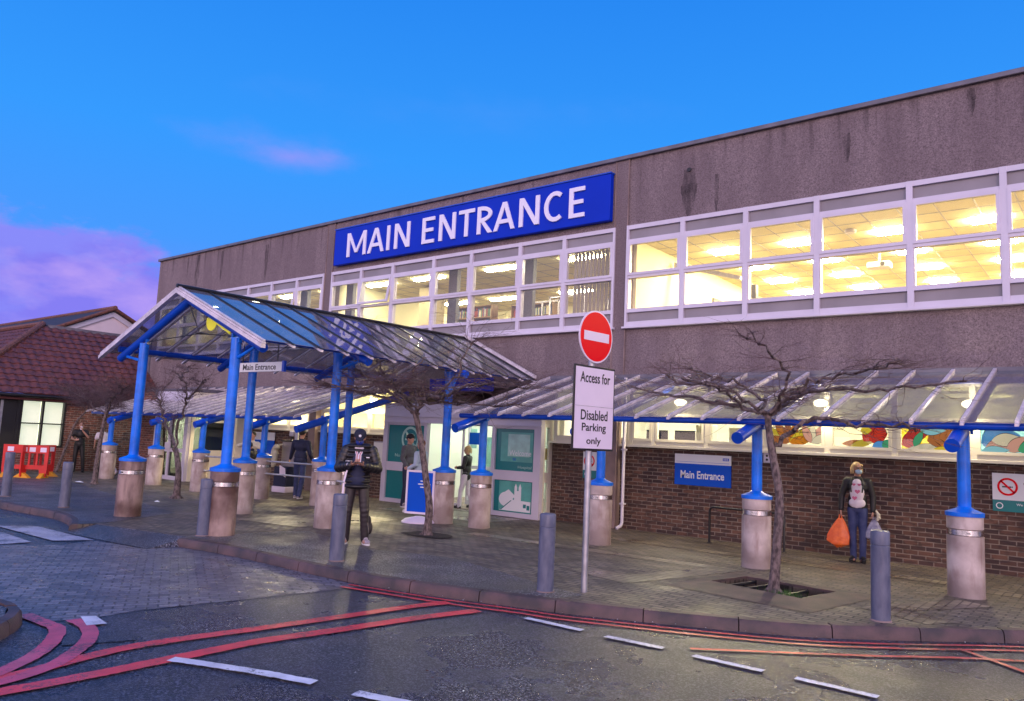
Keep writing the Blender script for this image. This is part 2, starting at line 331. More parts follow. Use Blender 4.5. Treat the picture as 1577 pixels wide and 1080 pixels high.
# ------------------------------------------------------------------ mesh helpers
class MB:
    def __init__(s): s.v = []; s.f = []; s.mi = []; s.sm = []
    def face(s, idx, m=0, sm=False): s.f.append(idx); s.mi.append(m); s.sm.append(sm)
    def poly(s, pts, m=0):
        o = len(s.v); s.v += [tuple(p) for p in pts]; s.face(list(range(o, o + len(pts))), m); return s
    def box(s, a, b_, m=0):
        x0, y0, z0 = a; x1, y1, z1 = b_
        if x0 > x1: x0, x1 = x1, x0
        if y0 > y1: y0, y1 = y1, y0
        if z0 > z1: z0, z1 = z1, z0
        o = len(s.v); s.v += [(x0, y0, z0), (x1, y0, z0), (x1, y1, z0), (x0, y1, z0), (x0, y0, z1), (x1, y0, z1), (x1, y1, z1), (x0, y1, z1)]
        for q in ((0, 3, 2, 1), (4, 5, 6, 7), (0, 1, 5, 4), (1, 2, 6, 5), (2, 3, 7, 6), (3, 0, 4, 7)): s.face([o + i for i in q], m)
        return s
    def prism(s, pts, z0, z1, m=0, bottom=True):
        """pts counter-clockwise in xy"""
        n = len(pts); o = len(s.v); s.v += [(p[0], p[1], z0) for p in pts] + [(p[0], p[1], z1) for p in pts]
        s.face([o + n + i for i in range(n)], m)
        if bottom: s.face([o + n - 1 - i for i in range(n)], m)
        for i in range(n): j = (i + 1) % n; s.face([o + i, o + j, o + n + j, o + n + i], m)
        return s
    def extr(s, pts, d, m=0):
        """closed flat outline of 3-D points, pushed along vector d"""
        n = len(pts); o = len(s.v); d = Vector(d); s.v += [tuple(p) for p in pts] + [tuple(Vector(p) + d) for p in pts]
        s.face([o + i for i in range(n)], m); s.face([o + 2 * n - 1 - i for i in range(n)], m)
        for i in range(n): j = (i + 1) % n; s.face([o + i, o + n + i, o + n + j, o + j], m)
        return s
    def tube(s, pts, r, seg=10, m=0, caps=True, sx=1., sy=1.):
        pts = [Vector(p) for p in pts]; n = len(pts); rs = r if isinstance(r, (list, tuple)) else [r] * n
        o = len(s.v); u = None
        for i, p in enumerate(pts):
            d = (pts[min(i + 1, n - 1)] - pts[max(i - 1, 0)])
            d = d.normalized() if d.length > 1e-9 else Vector((0, 0, 1))
            if u is None: u = d.orthogonal().normalized() if abs(d.z) < .99 else Vector((1, 0, 0))
            u = (u - d * u.dot(d)); u = u.normalized() if u.length > 1e-6 else d.orthogonal().normalized()
            w = d.cross(u)
            for k in range(seg):
                a = 2 * math.pi * k / seg; s.v.append(tuple(p + (u * math.cos(a) * sx + w * math.sin(a) * sy) * rs[i]))
        for i in range(n - 1):
            for k in range(seg):
                k2 = (k + 1) % seg; s.face([o + i * seg + k, o + i * seg + k2, o + (i + 1) * seg + k2, o + (i + 1) * seg + k], m, True)
        if caps: s.face([o + seg - 1 - k for k in range(seg)], m); s.face([o + (n - 1) * seg + k for k in range(seg)], m)
        return s
    def lathe(s, prof, c=(0, 0), seg=28, m=0):
        """prof [(r,z)] bottom to top about a vertical axis; duplicate a point for a hard edge"""
        o = len(s.v); n = len(prof)
        for r, z in prof:
            for k in range(seg): a = 2 * math.pi * k / seg; s.v.append((c[0] + r * math.cos(a), c[1] + r * math.sin(a), z))
        for i in range(n - 1):
            if prof[i] == prof[i + 1]: continue
            for k in range(seg): k2 = (k + 1) % seg; s.face([o + i * seg + k, o + i * seg + k2, o + (i + 1) * seg + k2, o + (i + 1) * seg + k], m, True)
        s.face([o + seg - 1 - k for k in range(seg)], m); s.face([o + (n - 1) * seg + k for k in range(seg)], m)
        return s
    def ball(s, c, r, seg=14, m=0, rot=None):
        if isinstance(r, (int, float)): r = (r, r, r)
        o = len(s.v); rings = max(6, seg // 2)
        c = Vector(c)
        for i in range(rings + 1):
            t = math.pi * i / rings
            for k in range(seg):
                a = 2 * math.pi * k / seg; v = Vector((r[0] * math.sin(t) * math.cos(a), r[1] * math.sin(t) * math.sin(a), -r[2] * math.cos(t)))
                if rot: v = rot @ v
                s.v.append(tuple(c + v))
        for i in range(rings):
            for k in range(seg): k2 = (k + 1) % seg; s.face([o + i * seg + k, o + i * seg + k2, o + (i + 1) * seg + k2, o + (i + 1) * seg + k], m, True)
        return s
    def build(s, name, mats, parent=None, bevel=0., loc=None, weld=False):
        me = bpy.data.meshes.new(name); me.from_pydata(s.v, [], s.f)
        if isinstance(mats, str): mats = [mats]
        for q in mats: me.materials.append(MATS[q])
        me.polygons.foreach_set('material_index', s.mi); me.polygons.foreach_set('use_smooth', s.sm); me.validate(clean_customdata=False)
        if weld:
            bm = bmesh.new(); bm.from_mesh(me); bmesh.ops.remove_doubles(bm, verts=bm.verts, dist=1e-5); bm.to_mesh(me); bm.free()
        me.update(); me.set_sharp_from_angle(angle=R_(38)); o = bpy.data.objects.new(name, me); COL.objects.link(o)
        if parent: o.parent = parent
        if bevel:
            bv = o.modifiers.new('bevel', 'BEVEL'); bv.width = bevel; bv.segments = 2; bv.limit_method = 'ANGLE'; bv.angle_limit = R_(40)
        if loc: o.location = loc
        return o
def thing(name, label, cat, loc=(0, 0, 0), rz=0., group=None):
    o = bpy.data.objects.new(name, None); COL.objects.link(o); o.location = loc; o.rotation_euler = (0, 0, rz); o.empty_display_size = .2
    o['label'] = label; o['category'] = cat
    if group: o['group'] = group
    return o
def tag(o, label=None, cat=None, group=None, kind=None):
    if label: o['label'] = label
    if cat: o['category'] = cat
    if group: o['group'] = group
    if kind: o['kind'] = kind
    return o
def kids(o): return [c for c in bpy.data.objects if c.parent == o]
def copy_tree(o, parent=None, _m=None):
    if _m is None:
        _m = {}
        for q in bpy.data.objects:
            if q.parent: _m.setdefault(q.parent, []).append(q)
    c = o.copy(); COL.objects.link(c); c.parent = parent
    for ch in _m.get(o, []): copy_tree(ch, c, _m)
    return c
def text(body, w, h, mt, name='lettering', parent=None, origin=(0, 0, 0), ux=(1, 0, 0), uz=(0, 0, 1), bold=.0, depth=.003, align='C', space=1.0, both=True):
    """lettering as a mesh: fits width w (and cap height h) centred on origin, reading along ux"""
    cu = bpy.data.curves.new(name, 'FONT'); cu.body = body; cu.size = 1; cu.offset = bold; cu.extrude = .5; cu.resolution_u = 3; cu.space_character = space; cu.align_x = 'LEFT'
    ob = bpy.data.objects.new(name + '_src', cu); COL.objects.link(ob)
    dg = bpy.context.evaluated_depsgraph_get(); me = bpy.data.meshes.new_from_object(ob.evaluated_get(dg)); bpy.data.objects.remove(ob)
    xs = [v.co.x for v in me.vertices]; ys = [v.co.y for v in me.vertices]; x0, x1, y0, y1 = min(xs), max(xs), min(ys), max(ys)
    ux = Vector(ux).normalized(); uz = Vector(uz).normalized(); nn = ux.cross(uz)
    sx = w / (x1 - x0); sy = h / (y1 - y0) if both else sx
    o3 = Vector(origin); off = {'C': -w / 2, 'L': 0, 'R': -w}[align]
    for v in me.vertices:
        a = (v.co.x - x0) * sx + off; c = (v.co.y - (y0 + y1) / 2) * sy; d = v.co.z * 2 * depth / 2 + depth / 2
        v.co = o3 + ux * a + uz * c + nn * d
    me.materials.clear(); me.materials.append(MATS[mt]); me.update()
    o = bpy.data.objects.new(name, me); COL.objects.link(o)
    if parent: o.parent = parent
    return o
def ring(mb, c, r0, r1, ux, uz, d, m=0, seg=36, th=.003):
    c = Vector(c); ux = Vector(ux); uz = Vector(uz); nn = ux.cross(uz)
    o = len(mb.v)
    for k in range(seg):
        a = 2 * math.pi * k / seg; e = ux * math.cos(a) + uz * math.sin(a)
        for r in (r0, r1): mb.v.append(tuple(c + e * r + nn * d)); mb.v.append(tuple(c + e * r + nn * (d + th)))
    for k in range(seg):
        i = o + 4 * k; j = o + 4 * ((k + 1) % seg)
        mb.face([i + 1, i + 3, j + 3, j + 1], m); mb.face([i, j, j + 2, i + 2], m); mb.face([i + 2, j + 2, j + 3, i + 3], m); mb.face([i, i + 1, j + 1, j], m)
def disc(mb, c, r, ux, uz, d, m=0, seg=40, th=.004, rz=None):
    c = Vector(c); ux = Vector(ux); uz = Vector(uz); nn = ux.cross(uz); rz = rz or r
    mb.extr([c + ux * r * math.cos(2 * math.pi * k / seg) + uz * rz * math.sin(2 * math.pi * k / seg) + nn * d for k in range(seg)], nn * th, m)
def sheet(name, pts, z, mt, kind='structure', seg=None):
    o = MB().poly([(p[0], p[1], z) for p in pts]).build(name, mt); return tag(o, kind=kind)
def band(pts, w, z, th=0.):
    """a painted strip that follows a polyline on the ground; returns an outline"""
    P = [Vector((p[0], p[1])) for p in pts]; L_, Rr = [], []
    for i, p in enumerate(P):
        d = (P[min(i + 1, len(P) - 1)] - P[max(i - 1, 0)]).normalized(); nn = Vector((-d.y, d.x)); ww = w[i] if isinstance(w, (list, tuple)) else w
        L_.append(p + nn * ww / 2); Rr.append(p - nn * ww / 2)
    return L_, Rr
def smooth(pts, n=6):
    """Catmull-Rom through the points"""
    P = [Vector(p) for p in pts]; out = []
    for i in range(len(P) - 1):
        a = P[max(i - 1, 0)]; b_ = P[i]; c = P[i + 1]; d = P[min(i + 2, len(P) - 1)]
        for k in range(n):
            t = k / n; out.append(.5 * ((2 * b_) + (c - a) * t + (2 * a - 5 * b_ + 4 * c - d) * t * t + (3 * b_ - a - 3 * c + d) * t ** 3))
    out.append(P[-1]); return out
def strip(name, pts, w, z, mt):
    P0 = smooth([(p[0], p[1], 0) for p in pts], 8); rj = random.Random(len(pts) * 7 + int(pts[0][0] * 100)); w0 = w[0] if isinstance(w, list) else w; pts = [P0[0]]
    for q0, q1 in zip(P0, P0[1:]):
        nn_ = max(1, int((q1 - q0).length / .035))
        for i in range(1, nn_ + 1): pts.append(q0.lerp(q1, i / nn_))
    L_, Rr = band(pts, w0, z); mb = MB()
    for lst in (L_, Rr):
        for i, p in enumerate(lst): p += Vector((rj.gauss(0, .0035), rj.gauss(0, .0035))) + Vector((math.sin(i * .11 + len(pts)) * .004, math.cos(i * .07) * .004))
    o = len(mb.v)
    for a, c in zip(L_, Rr): mb.v.append((a.x, a.y, z)); mb.v.append((c.x, c.y, z))
    for i in range(len(L_) - 1): mb.face([o + 2 * i + 1, o + 2 * i + 3, o + 2 * i + 2, o + 2 * i])
    return tag(mb.build(name, mt), kind='structure')
# ================================================================== GROUND
KL = [(-30, 5.9), (-22, 5.9), (-17.7, 5.95), (-15.8, 6.10), (-14.6, 5.95), (-13.7, 5.60)]
KR = [(-11.35, 6.20), (-10.5, 6.33), (-9.6, 6.38), (-8.7, 6.38), (-7.88, 6.40), (-6.98, 6.50), (-6.14, 6.70), (-5.24, 6.97), (-4.76, 7.12), (-3.53, 7.66), (-2.70, 8.10), (-2.03, 8.65), (-0.95, 9.68), (0.0, 10.25), (1.5, 10.7), (8, 11.0)]
KLs = [(p.x, p.y) for p in smooth([(*p, 0) for p in KL], 5)]; KRs = [(p.x, p.y) for p in smooth([(*p, 0) for p in KR], 5)]
g = MB().poly([(-400, -300, -.12), (400, -300, -.12), (400, 500, -.12), (-400, 500, -.12)]).build('road', 'wet_asphalt'); tag(g, kind='structure')
KW = .13   # kerb width; paving starts behind it
def inset(pts, d):
    L_, _ = band([(p[0], p[1]) for p in pts], 2 * d, 0); return [(p.x, p.y) for p in L_]
iL = inset(KLs, KW); iR = inset(KRs, KW)
Tp = [(-4.30, 9.60), (-3.08, 9.38), (-2.94, 10.22), (-4.14, 10.36)]     # tree pit corners
ys = 9.9; xl = -4.30 + (.16) * (ys - 9.6) / .76; xr = -3.08 + .14 * (ys - 9.38) / .84
front = iL + [(-13.6, 6.0), (-11.4, 6.42)] + iR + [(9, ys + 1.2), (9, ys + 1.3), (1.2, ys + 1.3), (-1.2, ys), (xr, ys), Tp[1], Tp[0], (xl, ys), (-30, ys)]
back = [(-60, ys), (-30, ys), (xl, ys), Tp[3], Tp[2], (xr, ys), (-1.2, ys), (1.2, ys + 1.3), (9, ys + 1.3), (60, 11.2), (60, 60), (-60, 60)]
mb = MB(); mb.prism(front, -.13, 0, bottom=False); mb.prism(back, -.13, 0, bottom=False); tag(mb.build('pavement', 'block_paving'), kind='structure')
mb = MB().poly([(-60, 5.9, -.001), (-30, 5.9, -.001), (-30, ys, -.001), (-60, ys, -.001)]).build('far_pavement', 'footway_asphalt'); tag(mb, kind='structure')
# ramp where the footway drops to the crossing
mb = MB(); A, B_, C_, D_, E_, K_ = (-11.4, 6.44, .001), (-13.62, 6.03, .001), (-13.72, 5.52, -.1142), (-12.4, 5.62, -.1142), (-11.3, 5.75, -.1142), (-11.28, 6.2, -.1142)
for q in ((A, B_, D_), (B_, C_, D_), (A, D_, E_), (A, E_, K_)): mb.poly(q)
mb.poly([(-11.4, 6.44, .001), K_, (-11.2, 6.5, 0)])
tag(mb.build('ramp', 'footway_asphalt'), kind='structure')
sheet('footway_asphalt_strip', [(-11.38, 6.46), (-11.3, 7.6), (-11.28, 8.0), (-11.05, 8.40), (-10.0, 8.15), (-8.93, 7.86), (-8.1, 8.22), (-7.45, 8.26), (-6.2, 7.9), (-4.9, 7.55)] + [q for q in reversed(iR[9:45]) if q[0] < -4.95], .004, 'footway_asphalt')
sheet('blue_asphalt_forecourt', [(-24.5, 6.2)] + [q for q in iL if -24 < q[0]] + [(-13.7, 6.3), (-14.6, 7.9), (-24.5, 9.6)], .004, 'footway_asphalt')
for i, p in enumerate([[(-6.05, 8.9), (-5.0, 8.62), (-4.42, 10.9), (-4.75, 11.05), (-5.3, 9.2), (-5.95, 9.3)], [(-2.5, 9.55), (-1.75, 9.2), (-1.5, 9.6), (-2.35, 9.95)], [(-2.35, 9.95), (-2.0, 9.85), (-1.35, 11.0), (-1.75, 11.1)],
                       [(-9.4, 10.55), (-4.8, 10.7), (-4.8, 11.0), (-9.4, 10.85)], [(-13.2, 8.3), (-11.6, 8.6), (-11.6, 11.0), (-13.3, 10.9)], [(-2.0, 12.0), (2, 12.0), (2, 12.3), (-2.0, 12.3)], [(-8.0, 12.35), (-2.0, 12.3), (-2.0, 12.6), (-8.0, 12.65)], [(-13.6, 12.2), (-10.4, 12.2), (-10.4, 13.5), (-13.6, 13.5)]]):
    sheet('pale_paving_band', p, .005, 'pale_block_band')
# raised stone rim round the tree pit and the recess with soil
def pit(pts, outer, name='tree_pit'):
    mb = MB(); n = len(pts)
    for i in range(n):
        j = (i + 1) % n; mb.poly([(*outer[i], .006), (*outer[j], .006), (*pts[j], .03), (*pts[i], .03)], 0)
        mb.poly([(*pts[i], .03), (*pts[j], .03), (*pts[j], -.10), (*pts[i], -.10)], 0)
    for i in range(5):
        a = .1 + i * .2; x0 = pts[0][0] * (1 - a) + pts[1][0] * a; x1 = pts[3][0] * (1 - a) + pts[2][0] * a; y0 = pts[0][1] * (1 - a) + pts[1][1] * a; y1 = pts[3][1] * (1 - a) + pts[2][1] * a
        if i != 2: mb.tube([(x0, y0, -.03), (x1, y1, -.03)], .022, 5, 2)
    mb.poly([(*p, -.10) for p in pts], 1)
    tag(mb.build(name, ['kerb_stone', 'soil', 'dark_metal']), kind='structure')
pit(Tp, [(-4.62, 8.95), (-2.78, 8.72), (-2.50, 10.45), (-4.45, 10.75)])
random.seed(5); mb = MB()
for i in range(230):
    a = random.gauss(0, .12); c = random.gauss(0, .08); x = -3.38 + a; y = 9.62 + c; h = random.uniform(.06, .16); t = random.uniform(0, 6.28); w = .009; lx = random.gauss(0, .04); ly = random.gauss(0, .04)
    mb.poly([(x - w * math.cos(t), y - w * math.sin(t), -.10), (x + w * math.cos(t), y + w * math.sin(t), -.10), (x + lx, y + ly, -.08 + h)])
tag(mb.build('grass', 'grass'), kind='stuff', label='tuft of green grass in the tree pit', cat='grass')
# kerb stones with narrow joints
def kerb(path, name, L=.9, w=KW, z1=.006):
    P = smooth([(*p, 0) for p in path], 14); mb = MB(); acc = [P[0]]; d = 0; groups = []
    for a, b_ in zip(P, P[1:]):
        d += (b_ - a).length; acc.append(b_)
        if d > L: groups.append(acc); acc = [b_]; d = 0
    if len(acc) > 2: groups.append(acc)
    rr = random.Random(3)
    for gq in groups:
        Lp, _ = band([(p.x, p.y) for p in gq], 2 * w, 0); inn = [(p.x, p.y) for p in Lp]; out = [(p.x, p.y) for p in gq]; n = len(out)
        def sh(a, b_, e): v = Vector(b_) - Vector(a); v.normalize(); return (a[0] + v.x * e, a[1] + v.y * e)
        out[0] = sh(out[0], out[1], .006); inn[0] = sh(inn[0], inn[1], .006); out[-1] = sh(out[-1], out[-2], .006); inn[-1] = sh(inn[-1], inn[-2], .006)
        zt = z1 + rr.uniform(-.004, .004); o = len(mb.v)
        for q, r in zip(out, inn):
            v = Vector(r) - Vector(q); v.normalize()
            mb.v += [(q[0], q[1], -.13), (q[0] + v.x * .012, q[1] + v.y * .012, zt - .035), (q[0] + v.x * .035, q[1] + v.y * .035, zt - .004), (r[0], r[1], zt), (r[0], r[1], -.13)]
        for i in range(n - 1):
            for k in range(4): mb.face([o + i * 5 + k, o + (i + 1) * 5 + k, o + (i + 1) * 5 + k + 1, o + i * 5 + k + 1][::-1], 0, k in (0, 1, 2))
        mb.face([o + k for k in range(5)]); mb.face([o + (n - 1) * 5 + 4 - k for k in range(5)])
    return tag(mb.build(name, 'kerb_stone'), kind='structure')
kerb(KR[::1], 'kerb'); kerb(KL, 'kerb', .9)
# traffic island at the bottom left corner, with its own kerb and a dark gully lid
isl = [(-12, 1.75), (-9.6, 2.55), (-8.45, 2.90), (-7.95, 2.93), (-7.62, 2.80), (-7.36, 2.60), (-7.12, 2.38), (-6.8, 2.0), (-6.7, 1.5), (-7.0, 0), (-8, -3)]
kerb(isl[::-1], 'island_kerb', .6, .12)
ii = inset(isl[::-1], .12); mb = MB(); mb.prism(ii + [(-14, -3)][::1], -.13, 0, bottom=False); tag(mb.build('traffic_island', 'footway_asphalt'), kind='structure')
# side-road surface of granite setts, then markings 4 mm apart
sheet('setts', [(-7.28, 6.36), (-7.36, 5.6), (-7.46, 5.02), (-7.60, 4.2), (-7.66, 3.79), (-7.60, 3.35), (-7.72, 3.1), (-7.96, 2.95), (-8.45, 2.92), (-12, 1.75), (-20, 1.5), (-20, 4.2), (-14.0, 4.3), (-12.9, 4.1), (-12.3, 4.95), (-12.5, 5.5), (-11.30, 5.72), (-11.28, 6.19), (-9.6, 6.37)], -.116, 'granite_setts')
sheet('crossing_marking', [(-14.9, 4.95), (-14.55, 5.45), (-12.5, 5.50), (-12.72, 5.0)], -.107, 'white_worn')
sheet('crossing_marking', [(-16.9, 4.55), (-13.9, 4.75), (-12.73, 4.72), (-12.71, 4.29), (-15.5, 4.1)], -.107, 'white_worn')
zr = -.108
strip('red_line_marking', [(-6.55, 1.2), (-6.24, 2.13), (-6.44, 3.21), (-6.30, 4.31), (-6.20, 5.07), (-6.10, 5.99), (-5.98, 6.50)], [.155] * 49, zr, 'red_line')
strip('red_line_marking', [(-6.1, 1.2), (-5.93, 2.10), (-5.92, 3.30), (-5.92, 4.06), (-5.81, 4.76), (-5.69, 5.61), (-5.50, 6.45)], [.165] * 49, zr, 'red_line')
strip('red_curve_marking', [(-8.1, 3.0), (-7.63, 3.02), (-7.40, 3.02), (-7.11, 2.90), (-6.80, 2.70), (-6.54, 2.46), (-6.3, 2.1), (-6.2, 1.5)], .13, zr + .003, 'red_worn')
strip('red_curve_marking', [(-7.62, 3.24), (-7.27, 3.22), (-6.92, 3.09), (-6.62, 2.88), (-6.30, 2.55), (-6.12, 2.1), (-6.1, 1.5)], .13, zr + .003, 'red_worn')
def _():pass
def off(pts, d): L_, _ = band(pts, 2 * d, 0); return [(p.x, p.y) for p in L_]
kk = [(-7.45, 6.42), (-6.14, 6.70), (-5.24, 6.97), (-4.72, 7.10), (-3.48, 7.62), (-2.66, 8.06), (-2.0, 8.62), (-0.95, 9.62), (0.0, 10.18), (1.5, 10.65), (6, 10.9)]
strip('kerbside_red_line', off(kk, -.14), .05, zr + .001, 'red_line'); strip('kerbside_red_line', off(kk, -.30), .055, zr + .001, 'red_line')
strip('red_box_line', [(-3.22, 6.76), (-2.0, 7.80), (-0.87, 8.79), (1.5, 10.2)], .06, zr + .002, 'red_line'); strip('red_box_line', [(-1.40, 8.82), (-0.83, 8.35), (0, 7.6)], .06, zr + .004, 'red_line')
for a, c in [((-4.95, 6.55), (-4.26, 6.56)), ((-3.99, 6.54), (-3.39, 6.58)), ((-3.10, 6.56), (-2.47, 6.57)), ((-2.21, 6.58), (-1.58, 6.57)), ((-1.3, 6.57), (-.7, 6.57))]:
    strip('white_dash_marking', [a, c], .085, -.104, 'white_line')
strip('white_give_way_marking', [(-5.90, 3.27), (-5.19, 3.56), (-4.70, 3.72)], .11, -.104, 'white_line')
strip('white_give_way_marking', [(-4.33, 3.78), (-3.7, 3.95)], .11, -.104, 'white_line')
def patch(pts, seed):
    r = random.Random(seed); out = []
    for p, q in zip(pts, pts[1:] + pts[:1]):
        for i in range(8): out.append((p[0] + (q[0] - p[0]) * i / 8 + r.gauss(0, .012), p[1] + (q[1] - p[1]) * i / 8 + r.gauss(0, .012)))
    sheet('asphalt_patch', out, -.1125, 'dark_asphalt_patch')
patch([(-7.25, 2.95), (-6.95, 3.45), (-6.62, 3.35), (-6.85, 2.85)], 1); patch([(-3.2, 4.4), (-2.9, 5.3), (-1.2, 5.1), (-1.4, 4.2)], 3)
sheet('white_patch_marking', [(-7.70, 3.34), (-7.33, 3.24), (-7.29, 3.40), (-7.63, 3.45)], -.104, 'white_line')
# ================================================================== MAIN BUILDING
YW = 14.15
B = thing('hospital_building', 'two storey brown concrete hospital block with lit windows above dark brick', 'building', (-10, YW, 0))
def P(mb, name, mt, **k):
    """build in world coordinates and hang under the building empty"""
    par = k.pop('parent', B); o = mb.build(name, mt, **k); o.parent = par
    w = Vector((0, 0, 0)); q = par
    while q is not None: w += q.location; q = q.parent
    o.location = -w; return o
XL, XR = -29.0, 3.6; TOP = 7.90
bands = [(-28.55, -18.72), (-18.40, -8.63), (-8.38, 2.9)]
Z0, Z1 = 4.20, 6.40
mb = MB()
mb.box((XL, YW, Z1), (XR, YW + .3, TOP)); mb.box((XL, YW, 2.95), (XR, YW + .3, Z0))
xs = [XL] + [v for q in bands for v in q] + [XR]
for a, c in zip(xs[0::2], xs[1::2]): mb.box((a, YW, Z0), (c, YW + .3, Z1))
mb.box((XL, YW + .3, 0), (XL + .3, 24, TOP)); mb.box((XR - .3, YW + .3, 0), (XR, 24, TOP)); mb.box((XL + .3, 23.7, 0), (XR - .3, 24, TOP)); 
P(mb, 'wall', 'aggregate_concrete')
mb = MB(); mb.box((XL + .02, YW + .3, TOP - .25), (XR - .3, 23.7, TOP - .05)); P(mb, 'roof', 'coping_metal')
mb = MB(); mb.box((XL - .06, YW - .07, TOP), (XR + .05, YW + .36, TOP + .09)); P(mb, 'roof_coping', 'coping_metal', bevel=.01)
for a, c in [(-18.72, -18.40), (-8.68, -8.36)]:
    mb = MB(); mb.box((a, YW - .02, 3.0), (c, YW - .001, TOP)); 
    for x in (a, c): mb.box((x - .012, YW - .035, 3.0), (x + .012, YW - .02, TOP), 1)
    P(mb, 'pilaster', ['aggregate_concrete', 'smooth_concrete'])
    mb = MB(); mb.box((a, YW - .22, 0), (c, YW - .022, 3.0)); P(mb, 'ground_floor_pilaster', 'smooth_concrete', bevel=.01)
for x, z, w, L in ((-6.95, 7.42, .17, 1.0), (-3.86, 7.5, .07, .55), (-6.35, 7.2, .05, .78), (-26.2, 7.85, .16, 1.3), (-24.6, 7.8, .07, 1.1), (-21.9, 7.7, .10, 1.2), (-1.9, 7.85, .07, .5), (-26.9, 7.85, .06, .8)):
    m_ = MB(); rs_ = random.Random(int(x * 10)); n_ = 14; lf = []; rg = []
    for i in range(n_ + 1): u = i / n_; ww = w * (.55 + .45 * math.sin(u * 2.6 + .4)) * rs_.uniform(.8, 1.15) * (1 - u ** 4 * .7); lf.append((x - ww, YW - .003, z - L * u)); rg.append((x + ww, YW - .003, z - L * u))
    for i in range(n_): m_.poly([lf[i], rg[i], rg[i + 1], lf[i + 1]][::-1])
    P(m_, 'rain_stain', 'rain_stain')
P(MB().tube([(-6.95, YW - .004, 7.40), (-6.95, YW - .02, 7.40)], .045, 16), 'round_vent', 'dark_metal')
mb = MB()
# brick plinth wall with the porch opening
BW = 1.72
mb.box((-22.0, 14.16, 0), (-15.25, 14.40, BW)); mb.box((-10.15, 14.16, 0), (XR, 14.40, BW))
P(mb, 'brick_wall', 'brown_brick')
# ---- window units
def unit(parent, x0, x1, y=YW, open_=0, blinds=False, zs=None, cream=False):
    """one bay of the first-floor window band"""
    fm = 'white_upvc'; mb = MB(); a, c = x0 + .05, x1 - .05; yf, yb = y - .05, y + .10
    mb.box((x0, yf - .012, Z0), (a, yb, Z1)); mb.box((c, yf - .012, Z0), (x1, yb, Z1))
    for z, z_ in ((Z0, 4.30), (4.50, 4.58), (5.24, 5.30), (6.03, 6.09), (6.31, Z1)): mb.box((a, yf, z), (c, yb, z_))
    # sash of the upper light
    if not open_:
        for q in (((a, yf - .02, 5.30), (c, yf + .05, 5.355)), ((a, yf - .02, 5.965), (c, yf + .05, 6.03)), ((a, yf - .02, 5.355), (a + .055, yf + .05, 5.965)), ((c - .055, yf - .02, 5.355), (c, yf + .05, 5.965))): mb.box(*q)
    mb.box((a, yf + .01, 4.58), (a + .02, yb - .02, 5.24)); mb.box((c - .02, yf + .01, 4.58), (c, yb - .02, 5.24))
    f = P(mb, 'window', fm, parent=parent)
    P(MB().box((a, y + .0, 4.30), (c, y + .02, 4.50)), 'spandrel_panel', 'grey_spandrel', parent=f); P(MB().box((a, y, 6.09), (c, y + .02, 6.31)), 'spandrel_panel', 'grey_spandrel', parent=f)
    P(MB().box((a + .02, y + .01, 4.58), (c - .02, y + .018, 5.24)), 'pane', 'window_glass', parent=f)
    if open_:
        h = Vector((0, yf, 6.03)); an = open_; q = MB(); ca, sa = math.cos(an), math.sin(an)
        def T(x, yy, z): return (x, h.y + (yy - h.y) * ca + (z - 6.03) * sa, 6.03 + (z - 6.03) * ca - (yy - h.y) * sa)
        def tb(m_, p0, p1):
            t = MB().box(p0, p1); o = len(m_.v); m_.v += [T(*v) for v in t.v]
            for fc in t.f: m_.face([o + i for i in fc])
        for bx in (((a, yf - .02, 5.30), (c, yf + .03, 5.36)), ((a, yf - .02, 5.96), (c, yf + .03, 6.03)), ((a, yf - .02, 5.36), (a + .055, yf + .03, 5.96)), ((c - .055, yf - .02, 5.36), (c, yf + .03, 5.96))): tb(q, *bx)
        P(q, 'open_sash', 'white_upvc', parent=f)
        q = MB(); tb(q, (a + .055, yf, 5.36), (c - .055, yf + .008, 5.96)); P(q, 'pane', 'window_glass', parent=f)
    else:
        P(MB().box((a + .055, y - .03, 5.355), (c - .055, y - .022, 5.965)), 'pane', 'window_glass', parent=f)
    if blinds:
        q = MB(); n = int((c - a) / .105)
        for i in range(n):
            xx = a + .06 + i * .105; q.poly([(xx, y + .22, 4.6), (xx + .035, y + .30, 4.6), (xx + .035, y + .30, 6.03), (xx, y + .22, 6.03)])
        P(q, 'vertical_blind', 'blind', parent=f)
    return f
mL = [-28.51, -27.1, -25.7, -24.31, -22.71, -21.40, -20.07, -18.74]
mM = [-18.38, -17.04, -15.72, -14.15, -12.83, -11.27, -9.99, -8.65]
mR = [-8.36, -7.05, -5.72, -4.38, -2.84, -1.48, -.15, 1.2, 2.88]
for i in range(7): unit(B, mL[i], mL[i + 1], open_=.16 if i == 5 else 0)
for i in range(7): unit(B, mM[i], mM[i + 1], open_=.15 if i == 1 else 0, blinds=(i == 6))
for i in range(8): unit(B, mR[i], mR[i + 1])
mb = MB()
for (a, c) in ((-28.55, -18.70), (-18.42, -8.61), (-8.40, 2.92)): mb.box((a, YW - .11, Z0 - .045), (c, YW + .0, Z0 - .001))
P(mb, 'window_sill', 'white_upvc', bevel=.005)
